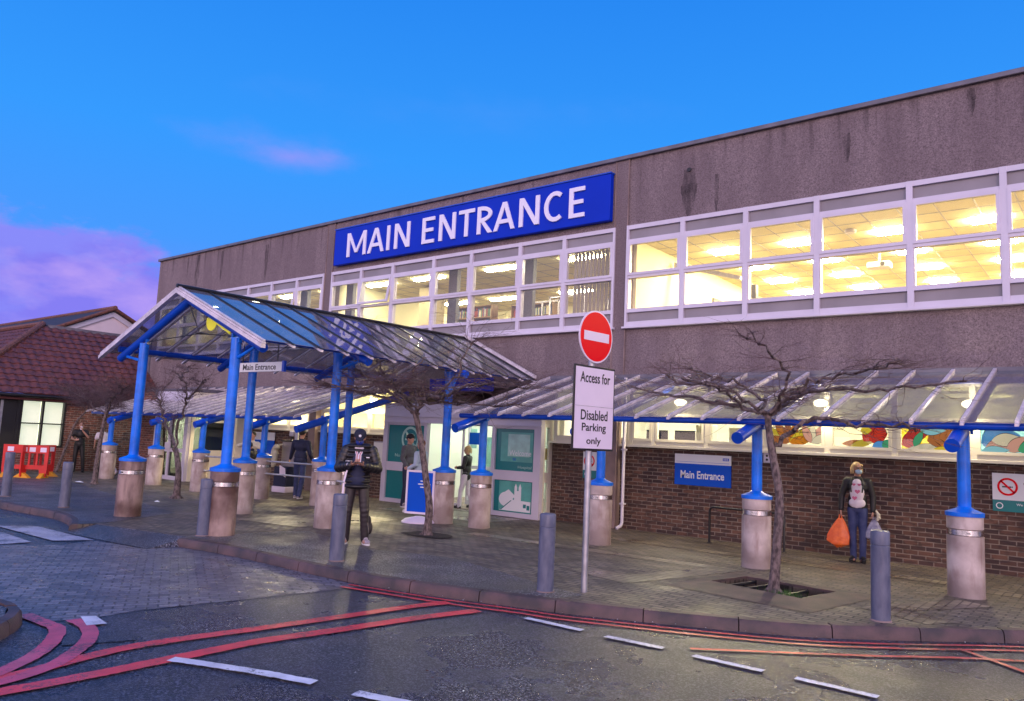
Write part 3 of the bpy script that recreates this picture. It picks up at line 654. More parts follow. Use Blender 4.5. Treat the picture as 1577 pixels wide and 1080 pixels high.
# ---- rooms
def room(name, x0, x1, y1, z0, z1, wall, ceil, grid=.6, y0=14.45, floor='interior_floor'):
    mb = MB(); mb.box((x0, y1, z0), (x1, y1 + .1, z1)); mb.box((x0 - .1, y0, z0), (x0, y1, z1)); mb.box((x1, y0, z0), (x1 + .1, y1, z1))
    r = P(mb, name, wall)
    mb = MB(); mb.box((x0, y0 - .1, z1), (x1, y1, z1 + .06))
    x = x0 + .3
    while x < x1: mb.box((x - .012, y0, z1 - .006), (x + .012, y1, z1 - .0001), 1); x += grid * 1
    y = y0 + .3
    while y < y1: mb.box((x0, y - .012, z1 - .009), (x1, y + .012, z1 - .0061), 1); y += grid
    P(mb, 'ceiling', [ceil, 'grey_spandrel'], parent=r); P(MB().box((x0, y0 - .2, z0 - .1), (x1, y1, z0)), 'floor', floor, parent=r)
    return r
def lights(r, xs, ys, z, sx, sy, mt):
    for x in xs:
        for y in ys: P(MB().box((x - sx / 2, y - sy / 2, z - .035), (x + sx / 2, y + sy / 2, z - .012)), 'ceiling_light', mt, parent=r)
r1 = room('room', -8.3, 3.2, 22.6, 3.5, 6.16, 'interior_wall', 'ceiling_tan')
lights(r1, [-7.05, -5.4, -3.6, -1.95, -.2, 1.5], [16.2, 18.0, 19.7, 21.4], 6.15, .55, .30, 'lamp_warm')
r2 = room('room', -18.4, -8.55, 20.5, 3.5, 6.16, 'interior_wall', 'ceiling_tan')
lights(r2, [-17.4, -15.4, -12.7, -10.2], [15.2, 18.6], 6.15, 1.1, .16, 'lamp_pale')
r3 = room('room', -28.6, -18.7, 20.5, 3.5, 6.16, 'interior_tan', 'ceiling_tan')
lights(r3, [-27.0, -24.4, -21.8, -19.6], [15.2, 18.6], 6.15, 1.1, .16, 'lamp_pale')
# columns, curtains and framed partitions seen through the middle windows
for x in (-18.2, -14.0, -11.5): P(MB().box((x, 14.55, 3.5), (x + .30, 14.68, 6.1)), 'curtain', 'cloth_grey', parent=r2)
for x, y in ((-13.0, 16.6), (-11.9, 16.2), (-10.6, 17.0)):
    mb = MB()
    for q in (0, .55, 1.1): mb.box((x + q, y, 3.5), (x + q + .035, y + .035, 5.5))
    for z in (4.7, 5.46): mb.box((x, y, z), (x + 1.13, y + .034, z + .035))
    P(mb, 'glazed_partition', 'white_upvc', parent=r2)
P(MB().box((-16.6, 16.0, 3.5), (-16.1, 16.6, 6.1)), 'column', 'interior_tan', parent=r2)
P(MB().box((-13.2, 17.9, 4.7), (-8.7, 18.0, 5.25)), 'notice_rail', 'orange_accent', parent=r2)
for x in (-24.0, -20.5, -27.8): P(MB().box((x, 14.55, 3.5), (x + .4, 14.68, 6.1)), 'curtain', 'cloth_grey', parent=r3)
# right-hand room: hanging projector, smoke detector, beam, loudspeaker, door
t = thing('projector', 'white projector hanging from the ceiling of the brightly lit upper right room', 'projector', (-4.1, 17.4, 5.75))
MB().box((-.22, -.16, -.06), (.22, .16, .07)).build('case', 'white_upvc', t, bevel=.02); MB().tube([(0, 0, .07), (0, 0, .41)], .025).build('pole', 'galvanised', t); MB().tube([(.1, -.17, 0), (.1, -.20, 0)], .045, 14).build('lens', 'black_paint', t)
t = thing('loudspeaker', 'small black loudspeaker on the wall of the upper right room', 'loudspeaker', (-6.55, 16.6, 5.25))
MB().box((-.1, -.08, -.16), (.1, .08, .16)).build('case', 'black_paint', t, bevel=.015); MB().tube([(0, .08, 0), (-.3, .5, .3)], .02).build('bracket', 'dark_metal', t)
P(MB().extr([(-8.2, 16.0, 5.98), (-8.2, 16.0, 5.86), (-6.6, 16.0, 5.42), (-6.6, 16.0, 5.50)], (0, .12, 0)), 'duct', 'galvanised', parent=r1)
P(MB().lathe([(.09, 6.08), (.11, 6.10), (.11, 6.15)], (-4.24, 15.76), 16), 'smoke_detector', 'white_upvc', parent=r1)
P(MB().box((-8.28, 18.3, 3.5), (-8.24, 19.2, 5.55)), 'door', 'cloth_grey', parent=r1)
mb = MB(); disc(mb, (-7.6, 22.58, 5.35), .16, (1, 0, 0), (0, 0, 1), 0); P(mb, 'wall_notice', 'nhs_blue', parent=r1)
# bookcases in the middle room
def bookcase(x, y, label, seed):
    t = thing('bookcase', label, 'bookcase', (x, y, 3.5)); mb = MB(); w = 1.5
    mb.box((0, 0, 0), (.03, .3, 2.1)); mb.box((w - .03, 0, 0), (w, .3, 2.1)); mb.box((.03, .28, 0), (w - .03, .3, 2.1))
    for k in range(7): mb.box((.03, 0, .02 + k * .34), (w - .03, .28, .045 + k * .34))
    mb.build('shelves', 'wood', t); rr = random.Random(seed); bk_ = MB()
    for k in range(6):
        xx = .04
        while xx < w - .08:
            tw = rr.uniform(.02, .05); h = rr.uniform(.18, .28)
            if rr.random() > .12: bk_.box((xx, .05, .046 + k * .34), (xx + tw, .25, .046 + k * .34 + h), rr.randrange(4))
            xx += tw + .002
    o = bk_.build('books', ['book_red', 'book_blue', 'book_green', 'book_cream'], t); o['kind'] = 'stuff'; o['label'] = 'rows of coloured books'
bookcase(-15.9, 16.8, 'tall wooden bookcase full of books behind the third window left of the porch ridge', 1); bookcase(-14.0, 17.2, 'wooden bookcase of books further right, behind the grey curtain window', 2)
# ---- ground floor windows, right of the porch
GZ0, GZM, GZ1 = 1.73, 2.30, 2.95
def gunit(x0, x1, art=None, inner=True):
    y = 14.17; mb = MB(); a, c = x0 + .045, x1 - .045; yf, yb = y - .03, y + .09
    mb.box((x0, yf - .012, GZ0), (a, yb, GZ1)); mb.box((c, yf - .012, GZ0), (x1, yb, GZ1))
    for z, z_ in ((GZ0, GZ0 + .08), (GZM, GZM + .07), (GZ1 - .07, GZ1)): mb.box((a, yf, z), (c, yb, z_))
    for q in (((a, yf - .02, GZ0 + .08), (c, yf + .04, GZ0 + .13)), ((a, yf - .02, GZM - .05), (c, yf + .04, GZM)), ((a, yf - .02, GZ0 + .13), (a + .05, yf + .04, GZM - .05)), ((c - .05, yf - .02, GZ0 + .13), (c, yf + .04, GZM - .05))): mb.box(*q)
    f = P(mb, 'window', 'cream_frame')
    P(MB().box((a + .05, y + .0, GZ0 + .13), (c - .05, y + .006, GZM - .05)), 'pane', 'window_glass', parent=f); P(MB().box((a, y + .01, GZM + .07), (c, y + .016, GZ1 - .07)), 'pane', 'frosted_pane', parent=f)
    if art is not None: art(f, a + .05, c - .05, GZ0 + .13, GZM - .05, y + .02)
    return f
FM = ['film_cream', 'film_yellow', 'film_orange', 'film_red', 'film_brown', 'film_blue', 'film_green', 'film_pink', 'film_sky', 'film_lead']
def leaf(mb, x, z, L, w, a, m, y, clip, veins=True):
    """pointed leaf with lead outline, clipped to the pane"""
    x0, x1, z0, z1 = clip; ca, sa = math.cos(a), math.sin(a); n = 10
    def pt(t, s): u = t * L; v = s * w * math.sin(math.pi * min(1, t) ** .8); return (min(max(x + u * ca - v * sa, x0), x1), min(max(z + u * sa + v * ca, z0), z1))
    for gw, mm, yo in ((1.06, 9, .0), (.97, m, -.002)):
        up_ = [pt(k / n, gw * .5) for k in range(n + 1)]; dn_ = [pt(k / n, -gw * .5) for k in range(n, -1, -1)]
        for k in range(n):
            A, Bq = up_[k], up_[k + 1]; C, D = dn_[n - k - 1], dn_[n - k]
            mb.poly([(A[0], y + yo, A[1]), (Bq[0], y + yo, Bq[1]), (C[0], y + yo, C[1]), (D[0], y + yo, D[1])], mm)
    if veins:
        for t in (.2, .4, .6, .8):
            for s in (-.42, .42):
                A = pt(t, 0); Bq = pt(min(1, t + .16), s); C = pt(min(1, t + .18), s * .92); mb.poly([(A[0], y - .004, A[1]), (Bq[0], y - .004, Bq[1]), (C[0], y - .004, C[1])], 9)
def art(kind):
    def go(f, x0, x1, z0, z1, y):
        mb = MB(); mb.poly([(x0, y, z0), (x1, y, z0), (x1, y, z1), (x0, y, z1)], {0: 0, 1: 0, 2: 1, 3: 8}[kind % 4] if kind != 1 else 0); w = x1 - x0; h = z1 - z0; cl = (x0, x1, z0, z1)
        yy = y - .004; r = random.Random(40 + kind)
        if kind == 0:
            for a, L, m in ((2.6, .55, 1), (2.2, .5, 2), (1.7, .4, 4), (1.2, .42, 2), (.6, .5, 1), (3.0, .5, 4), (.2, .45, 2)): leaf(mb, x0 + w * .36, z0 + .03, L, .16, a, m, yy, cl); yy -= .005
            for a, L, m in ((1.0, .42, 7), (1.5, .35, 0), (2.0, .4, 7), (.5, .35, 0)): leaf(mb, x0 + w * .8, z0 + .03, L, .14, a, m, yy, cl, False); yy -= .005
        elif kind == 1:
            spec = ((.15, .1, .8, .10, .12, 2), (.3, .0, .9, .12, .3, 1), (.55, .25, .6, .2, .9, 3), (.65, .3, .6, .22, .4, 3), (.7, .02, .55, .16, .2, 5), (.82, .45, .4, .2, 1.3, 3), (.5, .7, .35, .14, .1, 1), (.88, .05, .4, .14, .5, 6))
            for a in spec: leaf(mb, x0 + w * a[0], z0 + h * a[1], a[2] * w * .6, a[3], a[4], a[5], yy, cl, a[5] in (2, 3)); yy -= .005
        elif kind == 2:
            spec = ((.0, .15, .5, .25, .5, 3), (.05, .5, .5, .22, .2, 3), (.1, .0, .9, .16, .05, 0), (.4, .35, .6, .3, .3, 4), (.3, .8, .5, .16, .0, 8), (.62, .2, .5, .2, -.2, 2), (.2, .1, .4, .12, 1.1, 6), (.7, .6, .35, .2, .3, 4), (.85, .2, .3, .2, 1.0, 7), (.5, .02, .5, .1, .0, 1))
            for a in spec: leaf(mb, x0 + w * a[0], z0 + h * a[1], a[2] * w * .8, a[3], a[4], a[5], yy, cl, a[5] in (3, 4)); yy -= .005
        else:
            spec = ((.0, .35, .7, .45, .25, 5), (.05, .1, .7, .2, .4, 7), (.15, .45, .55, .2, .1, 0), (.35, .05, .55, .2, .6, 7), (.5, .1, .6, .3, .15, 6), (.6, .5, .4, .3, .4, 2), (.75, .6, .3, .25, .2, 1), (.0, .0, .5, .15, .1, 8))
            for a in spec: leaf(mb, x0 + w * a[0], z0 + h * a[1], a[2] * w * .8, a[3], a[4], a[5], yy, cl, a[5] in (2, 6)); yy -= .005
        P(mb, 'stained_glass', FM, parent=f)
    return go
gx = [-10.1, -9.35, -8.76, -8.15, -7.62, -6.48, -5.30, -4.21, -3.12, -1.98, -0.82, .3, 1.4, 2.5, 3.4]
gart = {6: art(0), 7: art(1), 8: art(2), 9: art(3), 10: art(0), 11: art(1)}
for i in range(len(gx) - 1):
    if i == 2: gunit(gx[i], gx[i + 1] + .0)
    else: gunit(gx[i], gx[i + 1], gart.get(i))
mb = MB(); mb.box((-10.14, 14.03, GZ0 - .05), (3.5, 14.15, GZ0 - .001)); mb.box((-21.9, 14.03, GZ0 - .05), (-15.3, 14.15, GZ0 - .001)); P(mb, 'window_sill', 'cream_frame', bevel=.004)
gl = [-21.95, -21.0, -19.95, -18.95, -18.35, -17.3, -16.3, -15.3]
for i in range(7): gunit(gl[i], gl[i + 1])
r4 = room('room', -10.05, 3.2, 18.2, .1, 2.96, 'interior_white', 'interior_white')
lights(r4, [-9.2, -6.9, -4.6, -2.3, 0, 2], [15.3, 17.0], 2.95, 1.1, .3, 'lamp_soft')
r5 = room('room', -21.9, -15.45, 17.5, .1, 2.96, 'interior_wall', 'interior_white')
lights(r5, [-20.5, -17.5, -16.0], [15.6], 2.95, 1.1, .3, 'lamp_warm')
for i, (x, y, w, h, m) in enumerate([(-8.0, 15.0, .5, .25, 'black_paint'), (-7.25, 14.8, .45, .25, 'black_paint'), (-6.95, 15.2, .35, .45, 'interior_white'), (-6.1, 14.9, .35, .4, 'cream_frame'), (-5.75, 15.2, .5, .3, 'cloth_grey')]):
    tq = thing('monitor', ['dark monitor on the far left desk behind the brick front window', 'black monitor showing in the window above the blue wall sign', 'white cabinet beside the black monitor above the wall sign', 'cream filing box in the window right of the wall sign', 'grey box at the right end of the office window by the canopy post'][i], ['monitor', 'monitor', 'cabinet', 'box', 'box'][i], (x, y, 1.75))
    if i < 2: tq.name = 'monitor'; MB().box((-w / 2, -.02, .06), (w / 2, .02, .06 + h)).build('screen', m, tq, bevel=.006); MB().box((-.03, -.02, 0), (.03, .03, .06)).build('stand', 'dark_metal', tq)
    else: tq.name = 'cabinet' if i == 2 else 'filing_box'; MB().box((-w / 2, -.15, 0), (w / 2, .15, h)).build('carcass', m, tq, bevel=.01); MB().box((-w / 2 + .03, -.165, .05), (w / 2 - .03, -.1505, h - .05)).build('door', 'interior_white', tq)
P(MB().box((-9.9, 14.75, 1.70), (-5.4, 15.6, 1.74)), 'desk_shelf', 'cloth_grey', parent=r4)
# wall lamps under the canopies
def bulkhead(x, label, z=2.60):
    t = thing('wall_lamp', label, 'lamp', (x, 14.10, z), group=None)
    MB().lathe([(.10, -.02), (.12, 0), (.12, .02)], seg=18).build('base', 'white_upvc', t)
    MB().ball((0, -.03, 0), (.13, .09, .07), 16).build('lamp_cover', 'bulkhead_glow', t)
    l = bpy.data.lights.new('wall_lamp_light', 'POINT'); l.energy = 95; l.color = (1, .84, .52); l.shadow_soft_size = .08; lo = bpy.data.objects.new('wall_lamp_light', l); COL.objects.link(lo); lo.location = (0, -.16, -.02); lo.parent = t
bulkhead(-2.0, 'glowing round wall lamp above the red stained glass, seen through the canopy roof'); bulkhead(-4.3, 'glowing round wall lamp above the yellow leaf window behind the right tree'); bulkhead(-7.0, 'glowing round wall lamp above the blue wall sign window')
bulkhead(-16.1, 'bright round wall lamp left of the entrance porch'); bulkhead(-19.6, 'round wall lamp behind the left canopy near the litter bin'); bulkhead(1.2, 'round wall lamp at the right end of the canopy')
# ---- entrance porch
PZ = 2.52; py = 13.75
mb = MB(); mb.box((-15.28, py, 2.02), (-10.17, py + .12, PZ)); mb.box((-15.28, py + .12, PZ - .05), (-10.17, 14.16, PZ)); 
mb.box((-15.28, py - .001, 0), (-15.12, py + .12, 2.02)); mb.box((-13.80, py, 0), (-13.70, py + .12, 2.02)); mb.box((-11.58, py, 0), (-11.48, py + .12, 2.02)); mb.box((-10.36, py - .001, 0), (-10.17, py + .12, 2.02))
for a, c in ((-15.12, -13.80), (-11.48, -10.36)):
    mb.box((a, py + .01, 0), (c, py + .10, .10)); mb.box((a, py + .01, .80), (c, py + .10, 1.02)); mb.box((a, py + .01, 1.96), (c, py + .10, 2.02))
mb.box((-15.28, py - .03, 2.17), (-10.17, py - .001, 2.21)); mb.box((-15.28, py - .03, 2.02), (-10.17, py - .001, 2.05))
por = P(mb, 'entrance_porch', 'white_upvc')
mb = MB(); y0, y1 = py + .12, 14.16
for x in (-15.28, -10.25):
    mb = MB(); mb.box((x, y0, 0), (x + .08, y0 + .06, PZ - .05)); mb.box((x, y1 - .09, 0), (x + .08, y1 + .05, PZ - .05))
    for z, z_ in ((0, .16), (.80, 1.02), (2.02, PZ - .05)): mb.box((x + .002, y0 + .06, z), (x + .078, y1 - .09, z_))
    P(mb, 'side_screen', 'cream_frame', parent=por)
pass
P(MB().box((-10.215, y0 + .06, .16), (-10.208, y1 - .09, .80)), 'pane', 'clear_door_glass', parent=por); P(MB().box((-10.215, y0 + .06, 1.02), (-10.208, y1 - .09, 2.02)), 'pane', 'clear_door_glass', parent=por)
P(MB().box((-10.235, 14.0, 1.3), (-10.225, 14.06, 1.55)), 'notice', 'yellow_panel', parent=por)
# left screen: teal film with no-smoking symbol
for z, z_ in ((.10, .80), (1.02, 1.96)): P(MB().box((-15.12, py + .05, z), (-13.80, py + .056, z_)), 'vinyl_panel', 'teal', parent=por)
mb = MB(); c0 = (-14.32, py + .045, 1.62); ring(mb, c0, .25, .31, (1, 0, 0), (0, 0, 1), .0); mb.extr([(-14.53, py + .045, 1.80), (-14.49, py + .045, 1.84), (-14.11, py + .045, 1.44), (-14.15, py + .045, 1.40)], (0, -.003, 0)); mb.box((-14.5, py + .041, 1.58), (-14.2, py + .044, 1.63)); mb.box((-14.17, py + .041, 1.58), (-14.12, py + .044, 1.63)); mb.box((-14.22, py + .041, 1.67), (-14.17, py + .044, 1.73)); mb.box((-14.22, py + .041, 1.73), (-14.32, py + .044, 1.76))
P(mb, 'no_smoking_symbol', 'teal_light', parent=por)
o = text('No smoking', .72, .10, 'teal_light', parent=por, origin=(-14.48, py + .045, 1.18), name='lettering', depth=.003)
# right screen: teal border, paler film inside, welcome lettering; lower panel with pale picture of church and cottages
P(MB().box((-11.48, py + .05, 1.02), (-10.36, py + .056, 1.96)), 'vinyl_panel', 'teal', parent=por)
P(MB().box((-11.33, py + .042, 1.22), (-10.42, py + .048, 1.88)), 'vinyl_panel', 'teal_mid', parent=por)
P(MB().box((-11.12, py + .036, 1.34), (-10.50, py + .041, 1.84)), 'map_panel', 'teal_light', parent=por)
text('Welcome', .62, .12, 'sign_white', parent=por, origin=(-10.76, py + .034, 1.42), depth=.003); text('to', .10, .06, 'nhs_blue', parent=por, origin=(-10.92, py + .034, 1.28), depth=.003); text('Hospital', .38, .08, 'teal_light', parent=por, origin=(-10.62, py + .036, 1.10), depth=.003)
P(MB().box((-11.48, py + .05, .10), (-10.36, py + .056, .80)), 'vinyl_panel', 'teal', parent=por)
P(MB().box((-11.33, py + .042, .12), (-10.42, py + .048, .78)), 'vinyl_panel', 'teal_mid', parent=por)
mb = MB(); yq = py + .041
disc(mb, (-11.12, yq, .38), .20, (1, 0, 0), (0, 0, 1), 0, rz=.16); mb.extr([(-11.3, yq, .13), (-10.42, yq, .13), (-10.42, yq, .36), (-10.95, yq, .38)], (0, -.003, 0)); mb.extr([(-11.22, yq, .50), (-11.05, yq, .60), (-10.85, yq, .46), (-10.95, yq, .38)], (0, -.003, 0))
for x in (-10.88, -10.76): mb.extr([(x, yq, .36), (x + .07, yq, .36), (x + .07, yq, .66), (x + .035, yq, .74), (x, yq, .66)], (0, -.004, 0))
mb.extr([(-10.81, yq, .36), (-10.76, yq, .36), (-10.76, yq, .58), (-10.81, yq, .58)], (0, -.004, 0)); P(mb, 'picture', 'sign_white', parent=por)
mb = MB(); mb.box((-10.62, yq - .006, .22), (-10.54, yq - .004, .30)); mb.box((-10.52, yq - .006, .18), (-10.44, yq - .004, .28)); mb.extr([(-11.28, yq - .004, .14), (-11.24, yq - .004, .14), (-10.95, yq - .004, .36), (-10.98, yq - .004, .36)], (0, -.002, 0)); P(mb, 'picture_detail', 'teal', parent=por)
# sliding doors standing open, lobby behind
for x0 in (-13.70, -12.2):
    pass
mb = MB(); x0, x1 = -13.55, -12.95
for q in (((x0, 14.3, 0), (x0 + .05, 14.34, 2.0)), ((x1 - .05, 14.3, 0), (x1, 14.34, 2.0)), ((x0 + .05, 14.3, 1.92), (x1 - .05, 14.34, 2.0)), ((x0 + .05, 14.3, 0), (x1 - .05, 14.34, .1))): mb.box(*q)
d = P(mb, 'sliding_door', 'white_upvc', parent=por); 
r6 = room('lobby', -15.2, -10.25, 19.0, .006, 2.45, 'interior_white', 'interior_white', y0=14.25, floor='smooth_concrete')
lights(r6, [-14.3, -12.6, -11.0], [14.9, 16.4, 18.0], 2.44, .9, .4, 'lamp_green')
P(MB().box((-13.3, 15.6, 0), (-12.9, 15.9, 1.75)), 'ticket_column', 'teal_light', parent=r6)
P(MB().box((-13.35, 14.95, 1.55), (-13.0, 14.96, 1.85)), 'notice', 'nhs_blue', parent=r6); P(MB().box((-12.6, 18.96, 0), (-11.4, 18.99, 2.05)), 'inner_door', 'cream_frame', parent=r6); P(MB().box((-11.75, 16.5, 0), (-11.70, 16.54, .95)), 'queue_post', 'black_paint', parent=r6)
P(MB().box((-12.0, 14.9, .92), (-11.45, 14.92, .96)), 'queue_rail', 'black_paint', parent=r6)
P(MB().box((-11.5, 17.0, .8), (-11.1, 17.2, 1.1)), 'reception_panel', 'yellow_panel', parent=r6)
for x0 in (-13.62, -12.30):
    mb = MB()
    for q in (((x0, 15.2, 0), (x0 + .06, 15.26, 2.1)), ((x0 + .95, 15.2, 0), (x0 + 1.01, 15.26, 2.1)), ((x0 + .06, 15.2, 2.02), (x0 + .95, 15.26, 2.1)), ((x0 + .06, 15.2, .92), (x0 + .95, 15.26, 1.0)), ((x0 + .06, 15.2, 0), (x0 + .95, 15.26, .12))): mb.box(*q)
    dq = P(mb, 'inner_screen', 'white_upvc', parent=por); P(MB().box((x0 + .06, 15.225, 1.0), (x0 + .95, 15.23, 2.02)), 'pane', 'clear_door_glass', parent=dq)
for x, z, w, h, m in ((-13.5, 1.45, .22, .5, 'teal_light'), (-13.15, 1.2, .2, .28, 'paper'), (-12.1, 1.5, .3, .42, 'paper'), (-11.85, 1.0, .26, .34, 'yellow_panel'), (-12.45, 1.3, .12, .6, 'cloth_grey')): P(MB().box((x, 15.17, z), (x + w, 15.18, z + h)), 'notice', m, parent=por)
P(MB().box((-13.7, 14.6, 2.02), (-11.58, 14.66, 2.3)), 'header_beam', 'cloth_grey', parent=por)
# mat of light trim: metal threshold
P(MB().box((-13.7, py + .02, 0), (-11.58, py + .10, .012)), 'threshold', 'steel', parent=por)
# ---- glazed lobby at the left end, brick piers and doors
mb = MB(); mb.box((-25.75, 12.45, 0), (-24.72, 12.75, 2.75)); mb.box((-28.0, 13.3, 2.1), (-25.75, 13.4, 2.75)); P(mb, 'brick_pier', 'red_brick')
mb = MB(); X = [-24.70, -24.62, -23.76, -23.68, -22.95, -22.80]
mb.box((-24.72, 12.4, 0), (-24.58, 12.5, 2.3)); mb.box((-23.78, 12.4, 0), (-23.66, 12.5, 2.3)); mb.box((-22.86, 12.4, 0), (-22.66, 12.5, 2.75)); mb.box((-24.72, 12.4, 2.3), (-22.86, 12.5, 2.75))
for a, c in ((-24.58, -23.78), (-23.66, -22.86)): mb.box((a, 12.41, 0), (c, 12.49, .12)); mb.box((a, 12.41, .86), (c, 12.49, .98))
mb.box((-23.88, 12.36, .95), (-23.56, 12.4, 1.15))
dd = P(mb, 'double_door', 'white_upvc')
for a, c in ((-24.58, -23.78), (-23.66, -22.86)):
    for z, z_ in ((.12, .86), (.98, 2.3)): P(MB().box((a, 12.44, z), (c, 12.448, z_)), 'pane', 'dark_glass', parent=dd)
mb = MB(); x = -22.68
mb.box((x, 12.5, 0), (x + .05, 14.16, .96)); mb.box((x, 12.5, 2.45), (x + .05, 14.16, 2.75)); mb.box((x, 12.5, .96), (x + .05, 12.62, 2.45)); mb.box((x, 13.98, .96), (x + .05, 14.16, 2.45)); mb.box((x, 12.62, 1.82), (x + .04, 13.98, 1.90)); mb.box((-22.66, 14.05, 0), (-22.0, 14.35, BW + 1.2))
ls = P(mb, 'lobby_side_wall', 'cream_frame'); P(MB().box((x + .02, 12.62, .96), (x + .026, 13.98, 1.82)), 'pane', 'dark_glass', parent=ls); P(MB().box((x + .02, 12.62, 1.90), (x + .026, 13.98, 2.45)), 'pane', 'dark_glass', parent=ls)
mb = MB(); mb.box((-25.7, 12.5, 2.75), (-22.6, 14.16, 2.85)); P(mb, 'lobby_roof', 'coping_metal')
mb = MB(); mb.box((-27.95, 13.30, 0), (-27.85, 13.38, 2.1)); mb.box((-26.95, 13.30, 0), (-26.85, 13.38, 2.1)); mb.box((-25.85, 13.30, 0), (-25.75, 13.38, 2.1)); mb.box((-27.85, 13.31, 1.42), (-25.85, 13.37, 1.52)); mb.box((-27.85, 13.31, .78), (-25.85, 13.37, .84))
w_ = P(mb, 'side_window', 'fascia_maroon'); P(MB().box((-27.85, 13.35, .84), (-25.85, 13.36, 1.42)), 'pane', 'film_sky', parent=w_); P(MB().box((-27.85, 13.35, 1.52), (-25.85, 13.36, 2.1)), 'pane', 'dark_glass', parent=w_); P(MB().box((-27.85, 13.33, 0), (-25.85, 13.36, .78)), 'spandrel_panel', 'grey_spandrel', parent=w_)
r7 = room('room', -28.4, -24.0, 17.0, .1, 2.7, 'interior_white', 'interior_white', y0=13.6)
lights(r7, [-27, -25], [15.0], 2.69, 1.1, .3, 'lamp_pale')
# drainpipe beside the right pilaster and a cable clip line
t = thing('drainpipe', 'white drainpipe down the brick wall beside the brown pilaster', 'drainpipe', (-8.27, 13.98, 0))
MB().tube([(0.06, 0, 3.1), (0.06, 0, .14), (0.05, -.03, .07), (.0, -.12, .02)], .035, 12).build('pipe', 'white_upvc', t)
for z in (.5, 1.6, 2.6): MB().box((.01, -.045, z), (.11, .06, z + .03)).build('bracket', 'white_upvc', t)
t = thing('alarm_box', 'small white sounder box on the brick wall behind the right tree trunk', 'alarm box', (-5.25, 14.12, 1.60)); MB().box((-.08, -.04, -.10), (.08, .04, .10)).build('case', 'white_upvc', t, bevel=.012); mb = MB(); disc(mb, (-.01, -.041, .03), .022, (1, 0, 0), (0, 0, 1), 0); disc(mb, (-.01, -.041, -.04), .022, (1, 0, 0), (0, 0, 1), 0); mb.build('sounder_holes', 'black_paint', t)
t = thing('paper_notice', 'blank white notice on the brick wall left of the porch', 'notice', (-15.75, 14.13, 1.2)); MB().box((-.3, -.008, -.28), (.3, .008, .28)).build('sheet', 'paper', t); MB().box((-.33, .008, -.31), (.33, .02, .31)).build('backing', 'galvanised', t)
# ================================================================== LEFT BUILDING (tiled hip roof) AND THE GABLED ONE BEHIND
LB = thing('tiled_bungalow', 'low brick building with brown pantiled hip roof at the left edge', 'building', (-30, 10, 0))
def Q(mb, name, mt, parent=None, **k): return P(mb, name, mt, parent=parent or LB, **k)
mb = MB(); mb.box((-28.3, 10.95, 0), (-28.0, 13.3, 2.45)); mb.box((-28.3, 9.62, 0), (-28.0, 10.95, .78)); mb.box((-28.3, 4.0, 0), (-28.0, 8.2, 2.45)); mb.box((-45, 13.3, 0), (-28.0, 13.5, 2.6)); mb.box((-45, 4.0, 0), (-28.3, 4.3, 2.45))
Q(mb, 'brick_wall', 'red_brick')
mb = MB()
for y in (9.60, 10.24, 10.90): mb.box((-28.12, y, .78), (-27.97, y + .06, 2.30))
for z, t_ in ((.78, .05), (1.52, .04), (2.26, .06)): mb.box((-28.11, 9.66, z), (-27.98, 10.90, z + t_))
f = Q(mb, 'window', 'black_paint')
for a, c in ((9.66, 10.24), (10.30, 10.90)):
    for z, z_ in ((.83, 1.52), (1.56, 2.26)):
        Q(MB().box((-28.04, a, z), (-28.03, c, z_)), 'pane', 'window_glass', parent=f); Q(MB().box((-28.20, a - .05, z), (-28.18, c + .05, z_)), 'lit_blind', 'lit_blind', parent=f)
mb = MB(); mb.box((-28.10, 8.3, 0), (-27.98, 8.36, 2.3)); mb.box((-28.10, 9.5, 0), (-27.98, 9.595, 2.3)); mb.box((-28.08, 8.36, 0), (-28.0, 9.5, 2.28)); mb.box((-28.07, 8.9, .9), (-27.95, 8.94, 1.2))
d = Q(mb, 'door', 'black_paint'); Q(MB().box((-27.999, 8.75, .2), (-27.99, 8.82, 2.25)), 'glazed_strip', 'lit_blind', parent=d); Q(MB().box((-27.999, 9.02, .2), (-27.99, 9.10, 2.25)), 'glazed_strip', 'galvanised', parent=d)
mb = MB(); mb.box((-28.0, 7.6, 2.28), (-27.72, 14.1, 2.46)); mb.box((-45, 7.6, 2.28), (-28.0, 7.9, 2.46)); Q(mb, 'fascia', 'fascia_maroon')
mb = MB(); mb.tube([(-27.62, 7.5, 2.42), (-27.62, 14.1, 2.42)], .06, 10); Q(mb, 'gutter', 'dark_metal')
Q(MB().box((-27.99, 11.95, 1.90), (-27.93, 12.12, 2.12)), 'vent_box', 'smooth_concrete')
